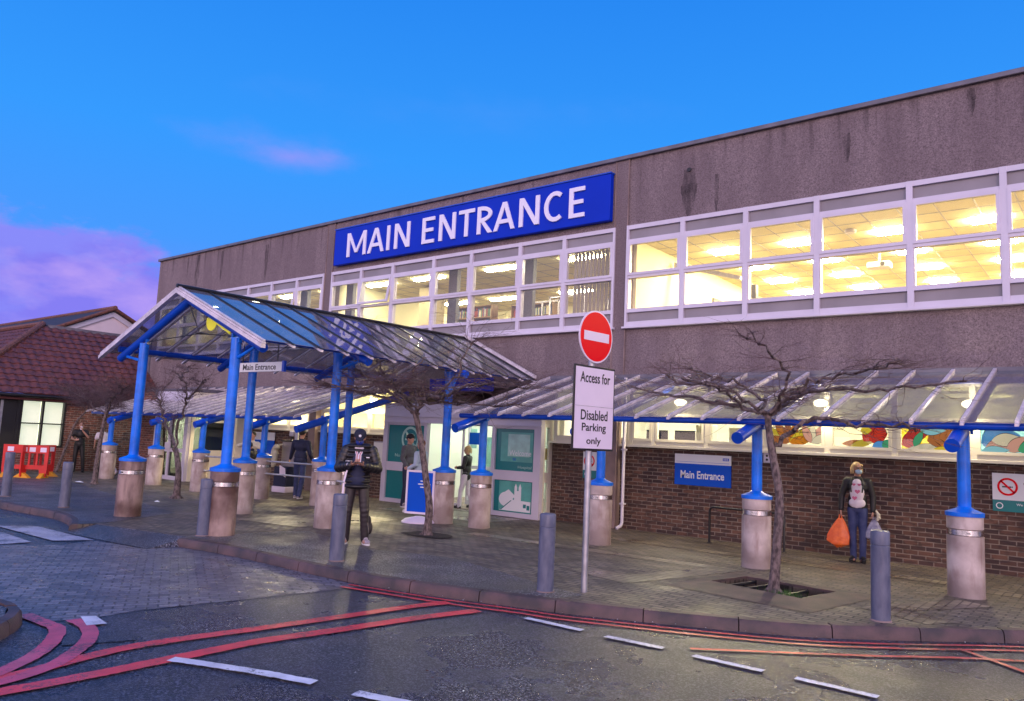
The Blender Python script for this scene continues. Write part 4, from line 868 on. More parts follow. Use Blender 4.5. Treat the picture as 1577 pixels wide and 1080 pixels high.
# pantiles as real relief: rows of overlapping wavy courses
def tiles(name, eave0, eave1, ridge0, ridge1, rows, pitch, mt, amp=.035, drop=.03):
    e0, e1, r0, r1 = map(Vector, (eave0, eave1, ridge0, ridge1)); mb = MB(); nn = (e1 - e0).cross(r0 - e0).normalized()
    if nn.z < 0: nn = -nn
    for i in range(rows):
        t0, t1 = i / rows, (i + 1) / rows; a0, a1 = e0.lerp(r0, t0), e1.lerp(r1, t0); b0, b1 = e0.lerp(r0, t1), e1.lerp(r1, t1)
        # columns line up with the eave direction so that the hip cuts the courses
        L_ = (e1 - e0).length; n = int(L_ / pitch) * 6; u = (e1 - e0).normalized(); s0, s1 = (a0 - e0).dot(u), (a1 - e0).dot(u); q0, q1 = (b0 - e0).dot(u), (b1 - e0).dot(u)
        la = a0 - u * s0; lb = b0 - u * q0; prev = None
        for k in range(n + 1):
            s = L_ * k / n; w = amp * (.5 + .5 * math.sin(2 * math.pi * s / pitch)) ; sa = min(max(s, s0), s1); sb = min(max(s, q0), q1)
            cur = (la + u * sa + nn * (w + drop), lb + u * sb + nn * (w + .002), la + u * sa + nn * (w * .2))
            if prev:
                o = len(mb.v); mb.v += [tuple(v) for v in (prev[0], cur[0], cur[1], prev[1], prev[2], cur[2])]
                mb.face([o, o + 1, o + 2, o + 3], 0, False); mb.face([o + 4, o + 5, o + 1, o])
            prev = cur
    return Q(mb, name, mt)
tl = tiles('roof', (-27.6, 7.5, 2.48), (-27.6, 14.12, 2.48), (-31.0, 11.0, 5.05), (-31.0, 14.12, 5.05), 13, .30, 'roof_tile')
tiles('roof', (-45.0, 7.5, 2.48), (-27.6, 7.5, 2.48), (-45.0, 11.0, 5.05), (-31.0, 11.0, 5.05), 13, .30, 'roof_tile')
mb = MB(); mb.tube([(-27.55, 7.45, 2.52), (-31.0, 11.0, 5.12), (-31.15, 11.1, 5.16)], .10, 8); mb.tube([(-31.0, 11.0, 5.14), (-45, 11.0, 5.14)], .10, 8); P(mb, 'ridge_tiles', 'ridge_tile', parent=tl)
mb = MB(); mb.box((-31.35, 11.2, 4.95), (-30.95, 16.2, 5.14)); mb.box((-31.2, 14.12, 2.45), (-29.05, 16.2, 5.0)); Q(mb, 'lead_gutter', 'lead')
GB = thing('gabled_building', 'white gable end with dark tiled pitched roof rising behind the brown hip roof', 'building', (-35, 14, 0))
def G(mb, name, mt, **k): return P(mb, name, mt, parent=k.pop('parent', GB), **k)
G(MB().extr([(-32.5, 11.3, 0), (-32.5, 16.9, 0), (-32.5, 16.9, 4.72), (-32.5, 14.1, 6.12), (-32.5, 11.3, 4.72)], (-.3, 0, 0)), 'gable_wall', 'render_pink')
mb = MB(); mb.extr([(-32.42, 11.1, 4.70), (-32.42, 14.1, 6.20), (-32.42, 14.1, 5.98), (-32.42, 11.1, 4.48)], (-.07, 0, 0)); mb.extr([(-32.42, 14.1, 6.20), (-32.42, 17.1, 4.70), (-32.42, 17.1, 4.48), (-32.42, 14.1, 5.98)], (-.07, 0, 0)); G(mb, 'bargeboard', 'white_upvc')
mb = MB(); mb.extr([(-32.35, 11.0, 4.64), (-32.35, 14.1, 6.19), (-32.35, 14.1, 6.33), (-32.35, 11.0, 4.78)], (-45, 0, 0)); mb.extr([(-32.35, 14.1, 6.19), (-32.35, 17.2, 4.64), (-32.35, 17.2, 4.78), (-32.35, 14.1, 6.33)], (-45, 0, 0))
rf = G(mb, 'roof', 'dark_tile'); mb = MB(); mb.tube([(-32.3, 14.1, 6.33), (-77, 14.1, 6.33)], .10, 8); mb.tube([(-32.32, 11.0, 4.74), (-32.32, 14.1, 6.30), (-32.32, 17.2, 4.74)], .07, 8); P(mb, 'ridge_tiles', 'ridge_tile', parent=rf)
G(MB().box((-77, 11.4, 3.0), (-32.8, 11.5, 4.75)), 'side_wall', 'render_pink')
# ================================================================== CANOPIES
def post(parent, x, y, ztop, r=.077, rb=.212, bm_='column_concrete'):
    o = MB().lathe([(rb + .012, 1.0), (rb + .012, 1.05), (r + .03, 1.095), (r + .004, 1.115), (r, 1.12), (r, ztop)], (x, y), 24)
    pst = P(o, 'post', 'blue_paint', parent=parent)
    P(MB().lathe([(rb + .004, 0), (rb, .04), (rb, .755), (rb, .755), (rb - .022, .765), (rb - .022, .835), (rb - .003, .845), (rb - .003, .845), (rb - .003, .999)], (x, y), 32), 'concrete_base', bm_, parent=pst)
    mb = MB(); mb.lathe([(rb - .001, .768), (rb - .001, .832)], (x, y), 32); mb.box((x + .05, y - rb - .008, .785), (x + .09, y - rb + .01, .815)); P(mb, 'steel_band', 'steel', parent=pst)
    mb = MB(); mb.box((x - .115, y - .03, ztop - .08), (x - .085, y + .03, ztop + .1)); mb.box((x + .085, y - .03, ztop - .08), (x + .115, y + .03, ztop + .1)); mb.tube([(x - .15, y, ztop + .0), (x + .15, y, ztop + .0)], .03, 10, 1); P(mb, 'bracket', ['blue_paint', 'steel'], parent=pst)
    return pst
def lean_canopy(name, label, x0, x1, posts, zE, zT, yE=11.02, yT=14.10, first=None):
    t = thing(name, label, 'canopy', ((x0 + x1) / 2, 12, 0), group='lean-to canopies along the front wall'); sl = (zT - zE) / (yT - yE)
    def zr(y): return zE + (y - yE) * sl
    for x, y in posts:
        zt = zr(y) - .20; post(t, x, y, zt)
        P(MB().tube([(x, yE - .30, zr(yE - .3) - .20), (x, yT, zr(yT) - .20)], .088, 16), 'rafter_tube', 'deep_blue_paint', parent=t)
    P(MB().tube([(x0 + .05, yE + .12, zr(yE + .12) - .07), (x1, yE + .12, zr(yE + .12) - .07)], .052, 12), 'eaves_tube', 'deep_blue_paint', parent=t)
    P(MB().tube([(x0 + .05, yT - .35, zr(yT - .35) - .07), (x1, yT - .35, zr(yT - .35) - .07)], .052, 12), 'purlin_tube', 'deep_blue_paint', parent=t)
    n = round((x1 - x0) / .565); w = (x1 - x0) / n
    for i in range(n):
        a, c = x0 + i * w + .012, x0 + (i + 1) * w - .012
        P(MB().extr([(a, yE, zE), (c, yE, zE), (c, yT, zT), (a, yT, zT)], (0, 0, .008)), 'glass_panel', 'canopy_glass', parent=t)
    for i in range(n + 1):
        x = x0 + i * w; mb = MB(); mb.extr([(x - .022, yE - .07, zE - .035), (x + .022, yE - .07, zE - .035), (x + .022, yE - .07, zE - .002), (x - .022, yE - .07, zE - .002)], (0, yT - yE + .05, (yT - yE + .05) * sl))
        mb.extr([(x - .024, yE - .04, zE + .010), (x + .024, yE - .04, zE + .010), (x + .024, yE - .04, zE + .034), (x - .024, yE - .04, zE + .034)], (0, yT - yE + .04, (yT - yE + .04) * sl))
        P(mb, 'glazing_bar', 'glazing_bar', parent=t)
    P(MB().box((x0, yT - .02, zT - .05), (x1, yT + .035, zT + .06)), 'flashing', 'lead', parent=t)
    return t
lean_canopy('lean_to_canopy', 'glass lean-to canopy on blue posts running right of the entrance porch', -10.25, 3.5, [(-9.95, 11.55), (-7.25, 11.58), (-4.44, 11.48), (-1.73, 11.52), (1.0, 11.5)], 2.17, 3.12)
lean_canopy('lean_to_canopy', 'long grey glass lean-to canopy on blue posts left of the gabled entrance canopy', -26.4, -15.3, [(-24.27, 10.85), (-21.6, 10.95), (-19.25, 10.98), (-16.78, 11.2), (-14.85, 11.5)], 2.02, 2.98)
# gabled entrance canopy
GC = thing('gabled_canopy', 'gabled glass canopy on blue tubular posts reaching out from the entrance to the road', 'canopy', (-12.9, 10, 0))
def K(mb, name, mt, **k): return P(mb, name, mt, parent=k.pop('parent', GC), **k)
def ax(y): return -13.0 + .045 * (y - 6.8)     # ridge line drifts slightly
HR, SL = 4.10, .40; HWL, HWR = 2.72, 2.50
def zg(dx): return HR - SL * abs(dx)
def xe(y, side): return (-15.72 + .045 * (y - 6.8)) if side < 0 else (-10.36 - .018 * (y - 6.8))
ZE = 3.055
frames = [(6.93, -14.5, -11.38), (9.0, -14.08, -11.36), (11.45, -13.95, -10.85)]
for y, xa, xb in frames:
    c = ax(y)
    for x in (xa, xb): post(GC, x, y, zg(x - c) - .30, r=.084, rb=.226, bm_='stained_concrete' if y < 7.5 else 'column_concrete')
    mb = MB(); mb.tube([(c - HWL + .3, y, zg(HWL - .3) - .19), (c + .03, y, HR - .19)], .074, 16); mb.tube([(c, y, HR - .185), (c + HWR - .1, y, zg(HWR - .1) - .185)], .074, 16); K(mb, 'rafter_tube', 'deep_blue_paint')
    K(MB().tube([(c - HWL + .55, y, zg(HWL - .55) - .26), (xa - .10, y, zg(xa - c) - .62)], .028, 8), 'brace', 'blue_paint'); K(MB().tube([(c + HWR - .35, y, zg(HWR - .35) - .26), (xb + .10, y, zg(xb - c) - .62)], .028, 8), 'brace', 'blue_paint')
    hub = (c + .35, y + .05, 3.30); mb = MB()
    for p in ((c, y, HR - .25), (xa, y, zg(xa - c) - .28), (xb, y, zg(xb - c) - .28)): mb.tube([p, hub], .009, 6)
    mb.lathe([(.045, 3.285), (.07, 3.295), (.07, 3.31), (.045, 3.32)], (hub[0], hub[1]), 16)
    K(mb, 'tie_rods', 'dark_metal')
yA, yB = 6.72, 13.86
for dx, sgn in ((-2.25, -1), (2.38, 1)):
    K(MB().tube([(xe(yA, sgn) - sgn * .32, yA + .15, ZE + .065), (xe(yB, sgn) - sgn * .32, yB, ZE + .065)], .055, 12), 'eaves_tube', 'deep_blue_paint')
K(MB().tube([(ax(yA) , yA + .15, HR - .075), (ax(yB), yB, HR - .075)], .055, 12), 'ridge_tube', 'deep_blue_paint')
n = 13
for side, hw in ((-1, HWL), (1, HWR)):
    for i in range(n):
        a, c = yA + (yB - yA) * i / n + .012, yA + (yB - yA) * (i + 1) / n - .012
        K(MB().extr([(ax(a), a, HR), (ax(c), c, HR), (xe(c, side), c, ZE), (xe(a, side), a, ZE)], (0, 0, .008)), 'glass_panel', 'canopy_glass')
    for i in range(n + 1):
        y = yA + (yB - yA) * i / n; w = .03; h = .035; x = ax(y); d = Vector((xe(y, side) - x, 0, ZE - HR)) * 1.03; mb = MB()
        mb.extr([(x, y - w, HR - h), (x, y + w, HR - h), (x, y + w, HR - .002), (x, y - w, HR - .002)], d); mb.extr([(x, y - w * .8, HR + .009), (x, y + w * .8, HR + .009), (x, y + w * .8, HR + .026), (x, y - w * .8, HR + .026)], d, 1 if i else 0)
        if i in (0,): mb.extr([(x, y - w - .02, HR - .10), (x, y + w, HR - .10), (x, y + w, HR - .04), (x, y - w - .02, HR - .04)], d)
        K(mb, 'glazing_bar', ['glazing_bar', 'dark_metal'])
K(MB().tube([(ax(yA), yA - .05, HR + .03), (ax(yB), yB, HR + .03)], .035, 8), 'ridge_cap', 'dark_metal')
mb = MB(); x = ax(yB); mb.extr([(x, yB - .03, HR + .05), (x, yB + .05, HR + .05), (x, yB + .05, HR + .12), (x, yB - .03, HR + .12)], (xe(yB, 1) - x, 0, ZE - HR)); mb.extr([(x, yB - .03, HR + .05), (x, yB + .05, HR + .05), (x, yB + .05, HR + .12), (x, yB - .03, HR + .12)], (xe(yB, -1) - x, 0, ZE - HR)); K(mb, 'wall_flashing', 'glazing_bar')
# yellow disc sign under the front slope
t = thing('yellow_warning_sign', 'bright yellow panel with half disc under the front right slope of the gabled canopy', 'sign', (-12.35, 7.15, 3.52))
MB().extr([(-.37, 0, .09), (-.31, 0, .19), (.42, 0, -.12), (.36, 0, -.24)], (0, .02, 0)).build('panel', 'yellow_sign', t)
MB().extr([(-.22 + .17 * math.cos(k), -.012, .02 + .17 * math.sin(k)) for k in [math.pi * (1 + i / 14) - .4 for i in range(15)]], (0, .01, 0)).build('half_disc', 'yellow_sign', t)
MB().tube([(-.3, .01, .15), (-.3, .01, .42)], .01, 6).build('hanger', 'dark_metal', t); MB().tube([(.3, .01, -.08), (.3, .01, .2)], .01, 6).build('hanger', 'dark_metal', t)
# ================================================================== SIGNS
t = thing('main_sign', 'large blue board reading MAIN ENTRANCE on the upper concrete wall', 'sign', (-13.47, 14.0, 7.085))
MB().box((-4.73, -.01, -.53), (4.73, .13, .53)).build('board', 'sign_blue', t, bevel=.012)
def glyph(ch, x0, x1, h=.70, s=.115):
    """solid upright capital between x0 and x1, centred on z=0"""
    m = MB(); z0, z1 = -h / 2, h / 2; k = [0]
    def st(pts): k[0] += 1; m.extr([(x, -.0105 - .0012 * k[0], z) for x, z in pts], (0, -.03, 0))
    w = x1 - x0
    if ch in 'MNEIRT': 
        if ch != 'T': st([(x0, z0), (x0 + s, z0), (x0 + s, z1), (x0, z1)])
    if ch in 'MN': st([(x1 - s, z0), (x1, z0), (x1, z1), (x1 - s, z1)])
    if ch == 'N': st([(x0 + s * .0, z1), (x0 + s * 1.15, z1), (x1, z0), (x1 - s * 1.15, z0)])
    if ch == 'M': xm = (x0 + x1) / 2; st([(x0, z1), (x0 + s * 1.05, z1), (xm + s * .4, z0 + .10), (xm - s * .4, z0 + .10)]); st([(x1 - s * 1.05, z1), (x1, z1), (xm + s * .4, z0 + .10), (xm - s * .4, z0 + .10)])
    if ch == 'A': xm = (x0 + x1) / 2; st([(x0, z0), (x0 + s, z0), (xm + s * .45, z1), (xm - s * .55, z1)]); st([(x1 - s, z0), (x1, z0), (xm + s * .55, z1), (xm - s * .45, z1)]); st([(x0 + .12, z0 + .17), (x1 - .12, z0 + .17), (x1 - .15, z0 + .27), (x0 + .15, z0 + .27)])
    if ch == 'E':
        for z, ww in ((z0, 1.), (-.04, .9), (z1 - .095, 1.)): st([(x0 + s * .9, z), (x0 + w * ww, z), (x0 + w * ww, z + .095), (x0 + s * .9, z + .095)])
    if ch == 'T': xm = (x0 + x1) / 2; st([(x0, z1 - .10), (x1, z1 - .10), (x1, z1), (x0, z1)]); st([(xm - s / 2, z0), (xm + s / 2, z0), (xm + s / 2, z1 - .09), (xm - s / 2, z1 - .09)])
    def arc(cx, cz, rx, rz, a0, a1, t, n=16):
        for i in range(n):
            b0, b1 = a0 + (a1 - a0) * i / n, a0 + (a1 - a0) * (i + 1.0) / n
            m.extr([(cx + math.cos(b0) * rx, -.0105 - .0007 * (i % 2) - .004, cz + math.sin(b0) * rz), (cx + math.cos(b1) * rx, -.0105 - .0007 * (i % 2) - .004, cz + math.sin(b1) * rz), (cx + math.cos(b1) * (rx - t), -.0105 - .0007 * (i % 2) - .004, cz + math.sin(b1) * (rz - t * .9)), (cx + math.cos(b0) * (rx - t), -.0105 - .0007 * (i % 2) - .004, cz + math.sin(b0) * (rz - t * .9))], (0, -.03, 0))
    if ch == 'R': arc(x0 + s * .9, z1 - .205, w - s, .205, -math.pi / 2, math.pi / 2, s); st([(x1 - s * 1.1, z0), (x1 + .02, z0), (x0 + s * 1.9, -.02), (x0 + s * .9, -.02)])
    if ch == 'C': arc(x0 + w * .58, 0, w * .58, h / 2 + .01, math.radians(52), math.radians(308), s)
    return m
for ch, p, q in (('M', -4.12, -3.30), ('A', -3.22, -2.54), ('I', -2.43, -2.315), ('N', -2.12, -1.52), ('E', -1.05, -.60), ('N', -.43, .15), ('T', .26, .79), ('R', .89, 1.38), ('A', 1.43, 2.09), ('N', 2.22, 2.82), ('C', 2.96, 3.50), ('E', 3.66, 4.08)):
    glyph(ch, p, q).build('letter', 'sign_letter', t)
MB().box((-4.74, -.03, .531), (4.74, .14, .56)).build('top_trim', 'deep_blue_paint', t)
t = thing('road_sign', 'red no entry disc above a white disabled parking plate on a grey pole', 'road sign', (-5.02, 7.74, 0), R_(84))
MB().tube([(0, 0, 0), (0, 0, 3.2)], .038, 16).build('pole', 'galvanised', t)
mb = MB(); disc(mb, (0, 0, 2.97), .315, (1, 0, 0), (0, 0, 1), .045, th=.012); d = mb.build('rim', 'plate_white', t); mb = MB(); disc(mb, (0, 0, 2.97), .295, (1, 0, 0), (0, 0, 1), .058, th=.003); mb.build('red_disc', 'sign_red', d); MB().box((-.235, -.066, 2.915), (.235, -.0625, 3.025)).build('white_bar', 'plate_white', d)
MB().box((-.385, -.060, 1.62), (.385, -.045, 2.615)).build('plate_border', 'black_paint', t, bevel=.004); pl = MB().box((-.358, -.066, 1.645), (.358, -.0602, 2.590)).build('plate', 'plate_white', t)
text('Access for', .56, .125, 'black_paint', parent=pl, origin=(-.0, -.067, 2.475), depth=.002, bold=.012)
for i, (s, w) in enumerate((('Disabled', .50), ('Parking', .45), ('only', .27))): text(s, w, .120 if s != 'only' else .105, 'black_paint', parent=pl, origin=(0, -.067, 2.035 - i * .155), depth=.002, bold=.012)
MB().box((-.357, -.0685, 2.135), (.357, -.0665, 2.139)).build('plate_seam', 'galvanised', pl)
mb = MB()
for z in (1.75, 2.45, 2.80, 3.12): mb.tube([(0, 0, z), (0, 0, z + .035)], .046, 14); mb.box((-.05, -.045, z), (.05, 0, z + .035))
mb.build('clip', 'steel', t)
t = thing('wall_sign', 'blue and white sign reading Main Entrance on the dark brick wall', 'sign', (-6.54, 14.11, 1.29))
MB().box((-.58, 0, -.30), (.58, .03, .115)).build('blue_board', 'nhs_blue', t); MB().box((-.58, 0, .1155), (.58, .03, .30)).build('white_board', 'sign_white', t)
text('Main Entrance', .90, .15, 'sign_white', parent=t, origin=(.0, -.001, -.095), bold=.02, depth=.003)
MB().box((.42, -.004, .20), (.54, -.0005, .25)).build('logo', 'nhs_blue', t); text('NHS', .09, .032, 'sign_white', parent=t, origin=(.48, -.0045, .225), bold=.02, depth=.002)
MB().box((-.55, -.003, .148), (.55, -.0005, .153)).build('rule_line', 'nhs_blue', t)
def nosmoke(x, y, z, w, h, label, rz=0):
    t = thing('no_smoking_sign', label, 'sign', (x, y, z), rz, group='no smoking signs on the brick wall')
    MB().box((-w / 2, 0, -h / 2 + h * .3), (w / 2, .012, h / 2)).build('white_board', 'sign_white', t); MB().box((-w / 2, 0, -h / 2), (w / 2, .012, -h / 2 + h * .2995)).build('green_board', 'teal', t)
    cx = -w / 2 + .20 if w > .5 else -.02; cz = h * .15; mb = MB(); ring(mb, (cx, 0, cz), .105, .135, (1, 0, 0), (0, 0, 1), .0); mb.extr([(cx - .105, 0, cz + .085), (cx - .085, 0, cz + .105), (cx + .105, 0, cz - .085), (cx + .085, 0, cz - .105)], (0, -.003, 0)); mb.build('red_ring', 'sign_red', t)
    mb = MB(); mb.box((cx - .07, -.002, cz - .012), (cx + .05, 0, cz + .008)); mb.box((cx + .055, -.002, cz - .012), (cx + .068, 0, cz + .008)); mb.build('cigarette', 'black_paint', t)
    mb = MB(); ring(mb, (-w / 2 + .09, 0, -h * .35), .035, .048, (1, 0, 0), (0, 0, 1), 0); mb.build('white_ring', 'sign_white', t)
    if w > .5: text('No smoking', .32, .045, 'black_paint', parent=t, origin=(.16, -.001, cz + .05), depth=.002, bold=.01); text('We are a', .20, .035, 'sign_white', parent=t, origin=(.0, -.001, -h * .30), depth=.002, bold=.01)
nosmoke(-1.33, 14.13, 1.25, .82, .58, 'wide no smoking sign with green lower strip at the right edge'); nosmoke(-9.12, 14.13, 1.25, .36, .56, 'narrow no smoking sign on brick between porch and pilaster')
t = thing('hanging_sign', 'white Main Entrance sign hanging beside the front right canopy post', 'sign', (-12.34 + .1, 7.95, 2.80), R_(3))
MB().box((-.66, -.02, -.085), (.66, .02, .085)).build('board', 'sign_white', t, bevel=.005); MB().box((.661, -.025, -.09), (.72, .025, .10)).build('end_cap', 'deep_blue_paint', t); text('Main Entrance', .95, .105, 'black_paint', parent=t, origin=(.02, -.021, 0), depth=.002, bold=.012)
MB().tube([(-.5, 0, .085), (-.5, 0, .42)], .01, 6).build('hanger', 'dark_metal', t); MB().tube([(.5, 0, .085), (.5, 0, .62)], .01, 6).build('hanger', 'dark_metal', t)
t = thing('banner_sign', 'deep blue sign above the entrance porch behind the tree twigs', 'sign', (-12.95, 14.05, 3.0)); MB().box((-1.05, 0, -.16), (1.05, .06, .16)).build('board', 'sign_blue', t, bevel=.01); mb = MB(); mb.box((-.95, -.004, -.07), (.6, -.0005, -.045)); mb.build('pale_line', 'sign_letter', t)
t = thing('notice_board', 'blue and white notice board on brick behind the canopy posts', 'sign', (-21.75 + .4, 14.10, 1.26)); MB().box((-.75, 0, -.32), (.75, .03, .10)).build('blue_board', 'nhs_blue', t); MB().box((-.75, 0, .1005), (.75, .03, .34)).build('white_board', 'sign_white', t); text('Gate', .26, .10, 'sign_white', parent=t, origin=(.1, -.001, -.08), depth=.002, bold=.02)
bpy.data.objects.remove([o for o in kids(t) if o.name.startswith('lettering')][0])
t = thing('pavement_sign', 'blue framed sign on a pale rubber base standing behind the middle tree', 'sign', (-11.15, 11.1, 0), R_(20))
MB().lathe([(.34, 0), (.34, .02), (.28, .07), (.10, .11), (.08, .12)], seg=28).build('base', 'plate_white', t); mb = MB()
for q in (((-.31, -.02, .16), (-.27, .02, 1.02)), ((.27, -.02, .16), (.31, .02, 1.02)), ((-.27, -.02, .16), (.27, .02, .20)), ((-.27, -.02, .98), (.27, .02, 1.02))): mb.box(*q)
mb.build('frame', 'plate_white', t); MB().box((-.27, -.008, .20), (.27, .008, .98)).build('panel', 'nhs_blue', t); mb = MB()
for i, (a, c) in enumerate(((.0, .2), (-.05, .22), (.0, .2))): mb.box((a, -.011, .80 - i * .06), (c, -.009, .82 - i * .06))
mb.build('pale_lines', 'sign_white', t)
# ================================================================== STREET FURNITURE
def bollard(x, y, label, h=.88, r=.095, rz=0):
    t = thing('bollard', label, 'bollard', (x, y, 0), rz, group='grey steel bollards along the kerb')
    MB().lathe([(r, 0), (r, h - .16), (r, h - .16), (r - .004, h - .155), (r - .004, h - .15), (r, h - .145), (r, h - .145), (r, h - .02), (r - .006, h - .006), (r - .02, h)], seg=28).build('shaft', 'bollard_grey', t)
    MB().lathe([(r + .014, 0), (r + .012, .012), (r + .002, .016)], seg=28).build('collar', 'smooth_concrete', t)
bollard(-8.36, 6.83, 'bollard in front of the man with the crutch'); bollard(-5.32, 7.39, 'bollard just left of the no entry sign pole'); bollard(-2.14, 9.0, 'scuffed bollard hiding the legs of the woman with the orange bag', .93)
bollard(-11.42, 6.66, 'bollard close against the front right concrete column base'); bollard(-16.4, 6.58, 'bollard left of the gabled canopy beside the red barriers'); bollard(-19.1, 6.46, 'bollard at the left edge of the photo', .95)
t = thing('hoop_rail', 'low black hoop rail against the brick wall below the wall sign', 'handrail', (-6.14, 13.6, 0))
MB().tube([(0, 0, 0), (0, 0, .58), (.02, 0, .63), (.07, 0, .65), (1.3, 0, .65), (1.35, 0, .63), (1.37, 0, .58), (1.37, 0, 0)], .022, 10).build('rail', 'black_paint', t); mb = MB(); mb.lathe([(.05, 0), (.05, .01)], (0, 0), 14); mb.lathe([(.05, 0), (.05, .01)], (1.37, 0), 14); mb.build('foot_plate', 'black_paint', t)
def bars(x0, y0, x1, y1, zs, label):
    t = thing('tube_rail', label, 'handrail', (x0, y0, 0), group='grey tube rails between the canopy columns')
    for z in zs: MB().tube([(0, 0, z), (x1 - x0, y1 - y0, z)], .022, 10).build('rail', 'galvanised', t)
    mb = MB()
    for z in zs:
        for k in (0, 1): mb.ball((k * (x1 - x0), k * (y1 - y0), z), .035, 10)
    mb.build('end_clamp', 'galvanised', t)
bars(-16.56, 11.2, -15.06, 11.45, (.62, .97 - .05), 'two grey rails in front of the person in the navy jacket'); bars(-19.0, 10.98, -17.0, 11.2, (.55, .92), 'two grey rails further left between canopy columns')
def barrier(x, y, rz, label, n=4):
    t = thing('safety_barrier', label, 'barrier', (x, y, 0), rz, group='red plastic road barriers'); L = 1.25
    mb = MB(); mb.box((0, -.025, .70), (L, .025, .90)); mb.box((0, -.03, .90), (L, .03, .93)); mb.box((0, -.025, .24), (L, .025, .36)); mb.box((0, -.025, .36), (.10, .025, .70)); mb.box((L - .10, -.025, .36), (L, .025, .70))
    for i in range(1, 5): xx = .10 + i * (L - .2) / 5; mb.box((xx - .025, -.022, .36), (xx + .025, .022, .70))
    for x0 in (.0, L - .22): mb.extr([(x0, -.025, .24), (x0 + .22, -.025, .24), (x0 + .19, -.025, .03), (x0 + .03, -.025, .03)], (0, .05, 0))
    mb.build('panel', 'barrier_red', t); mb = MB()
    for i in (0, 2, 3): xx = .12 + i * .30; mb.box((xx, -.029, .74), (xx + .17, -.0255, .87)); mb.box((xx, .0255, .74), (xx + .17, .029, .87))
    mb.build('reflector', 'plate_white', t)
    for x0 in (.11, L - .11): mb = MB(); mb.extr([(x0 - .06, -.26, 0), (x0 - .06, .26, 0), (x0 - .06, .18, .05), (x0 - .06, .04, .14), (x0 - .06, -.04, .14), (x0 - .06, -.18, .05)], (.12, 0, 0)); mb.build('foot', 'barrier_foot', t)
    return t
barrier(-26.55, 7.35, R_(39), 'red and white road barrier at the left edge, left one of the pair'); barrier(-25.45, 8.42, R_(44), 'red and white road barrier nearest the guard, right one of the pair'); barrier(-24.9, 8.7, R_(118), 'red barrier end-on closing the right end of the pair')
# litter bin with a cream sack, standing by the wall
t = thing('litter_bin', 'navy litter bin with a white board above it behind the grey rails', 'bin', (-18.35, 12.95, 0), R_(8))
MB().box((-.22, -.2, 0), (.30, .2, .16)).build('plinth', 'plate_white', t, bevel=.02); MB().box((-.20, -.18, .16), (.28, .18, .70)).build('body', 'cloth_navy', t, bevel=.02)
MB().box((-.12, -.02, .70), (.62, .02, 1.38)).build('board', 'grey_spandrel', t, bevel=.01); MB().box((-.16, -.06, 1.38), (.66, .06, 1.42)).build('hood', 'black_paint', t, bevel=.01); MB().box((.34, -.03, 1.42), (.46, .03, 1.72)).build('scanner', 'galvanised', t, bevel=.01); mb = MB(); mb.extr([(.02, -.19, .74), (.24, -.19, .66), (.28, -.19, .42), (.04, -.19, .50)], (0, .004, 0)); mb.build('notice', 'plate_white', t)
t = thing('wall_camera', 'white camera housing on the brick wall above the litter bin', 'camera', (-19.55, 14.05, 1.52)); MB().box((-.1, -.1, 0), (.1, .08, .16)).build('housing', 'white_upvc', t, bevel=.02); MB().tube([(0, -.05, 0), (0, -.05, -.2)], .03, 10).build('bracket', 'dark_metal', t)
# litter specks on the ground by the barriers
for i, (x, y, s, lb) in enumerate(((-22.7, 9.45, .22, 'crumpled white litter on the ground behind the second bollard'), (-21.6, 8.7, .16, 'flat white litter scrap near the far left tree'), (-16.7, 8.6, .10, 'small white litter scrap near the slim forked tree'))):
    r = random.Random(i); mb = MB(); pts = [(math.cos(a) * s * r.uniform(.6, 1), math.sin(a) * s * .5 * r.uniform(.6, 1), .008 + r.uniform(0, .02)) for a in [k * .7 for k in range(9)]]
    for k in range(9): mb.poly([(0, 0, .045), pts[k], pts[(k + 1) % 9]])
    o = mb.build('litter', 'paper', loc=(x, y, .004)); tag(o, lb, 'litter')
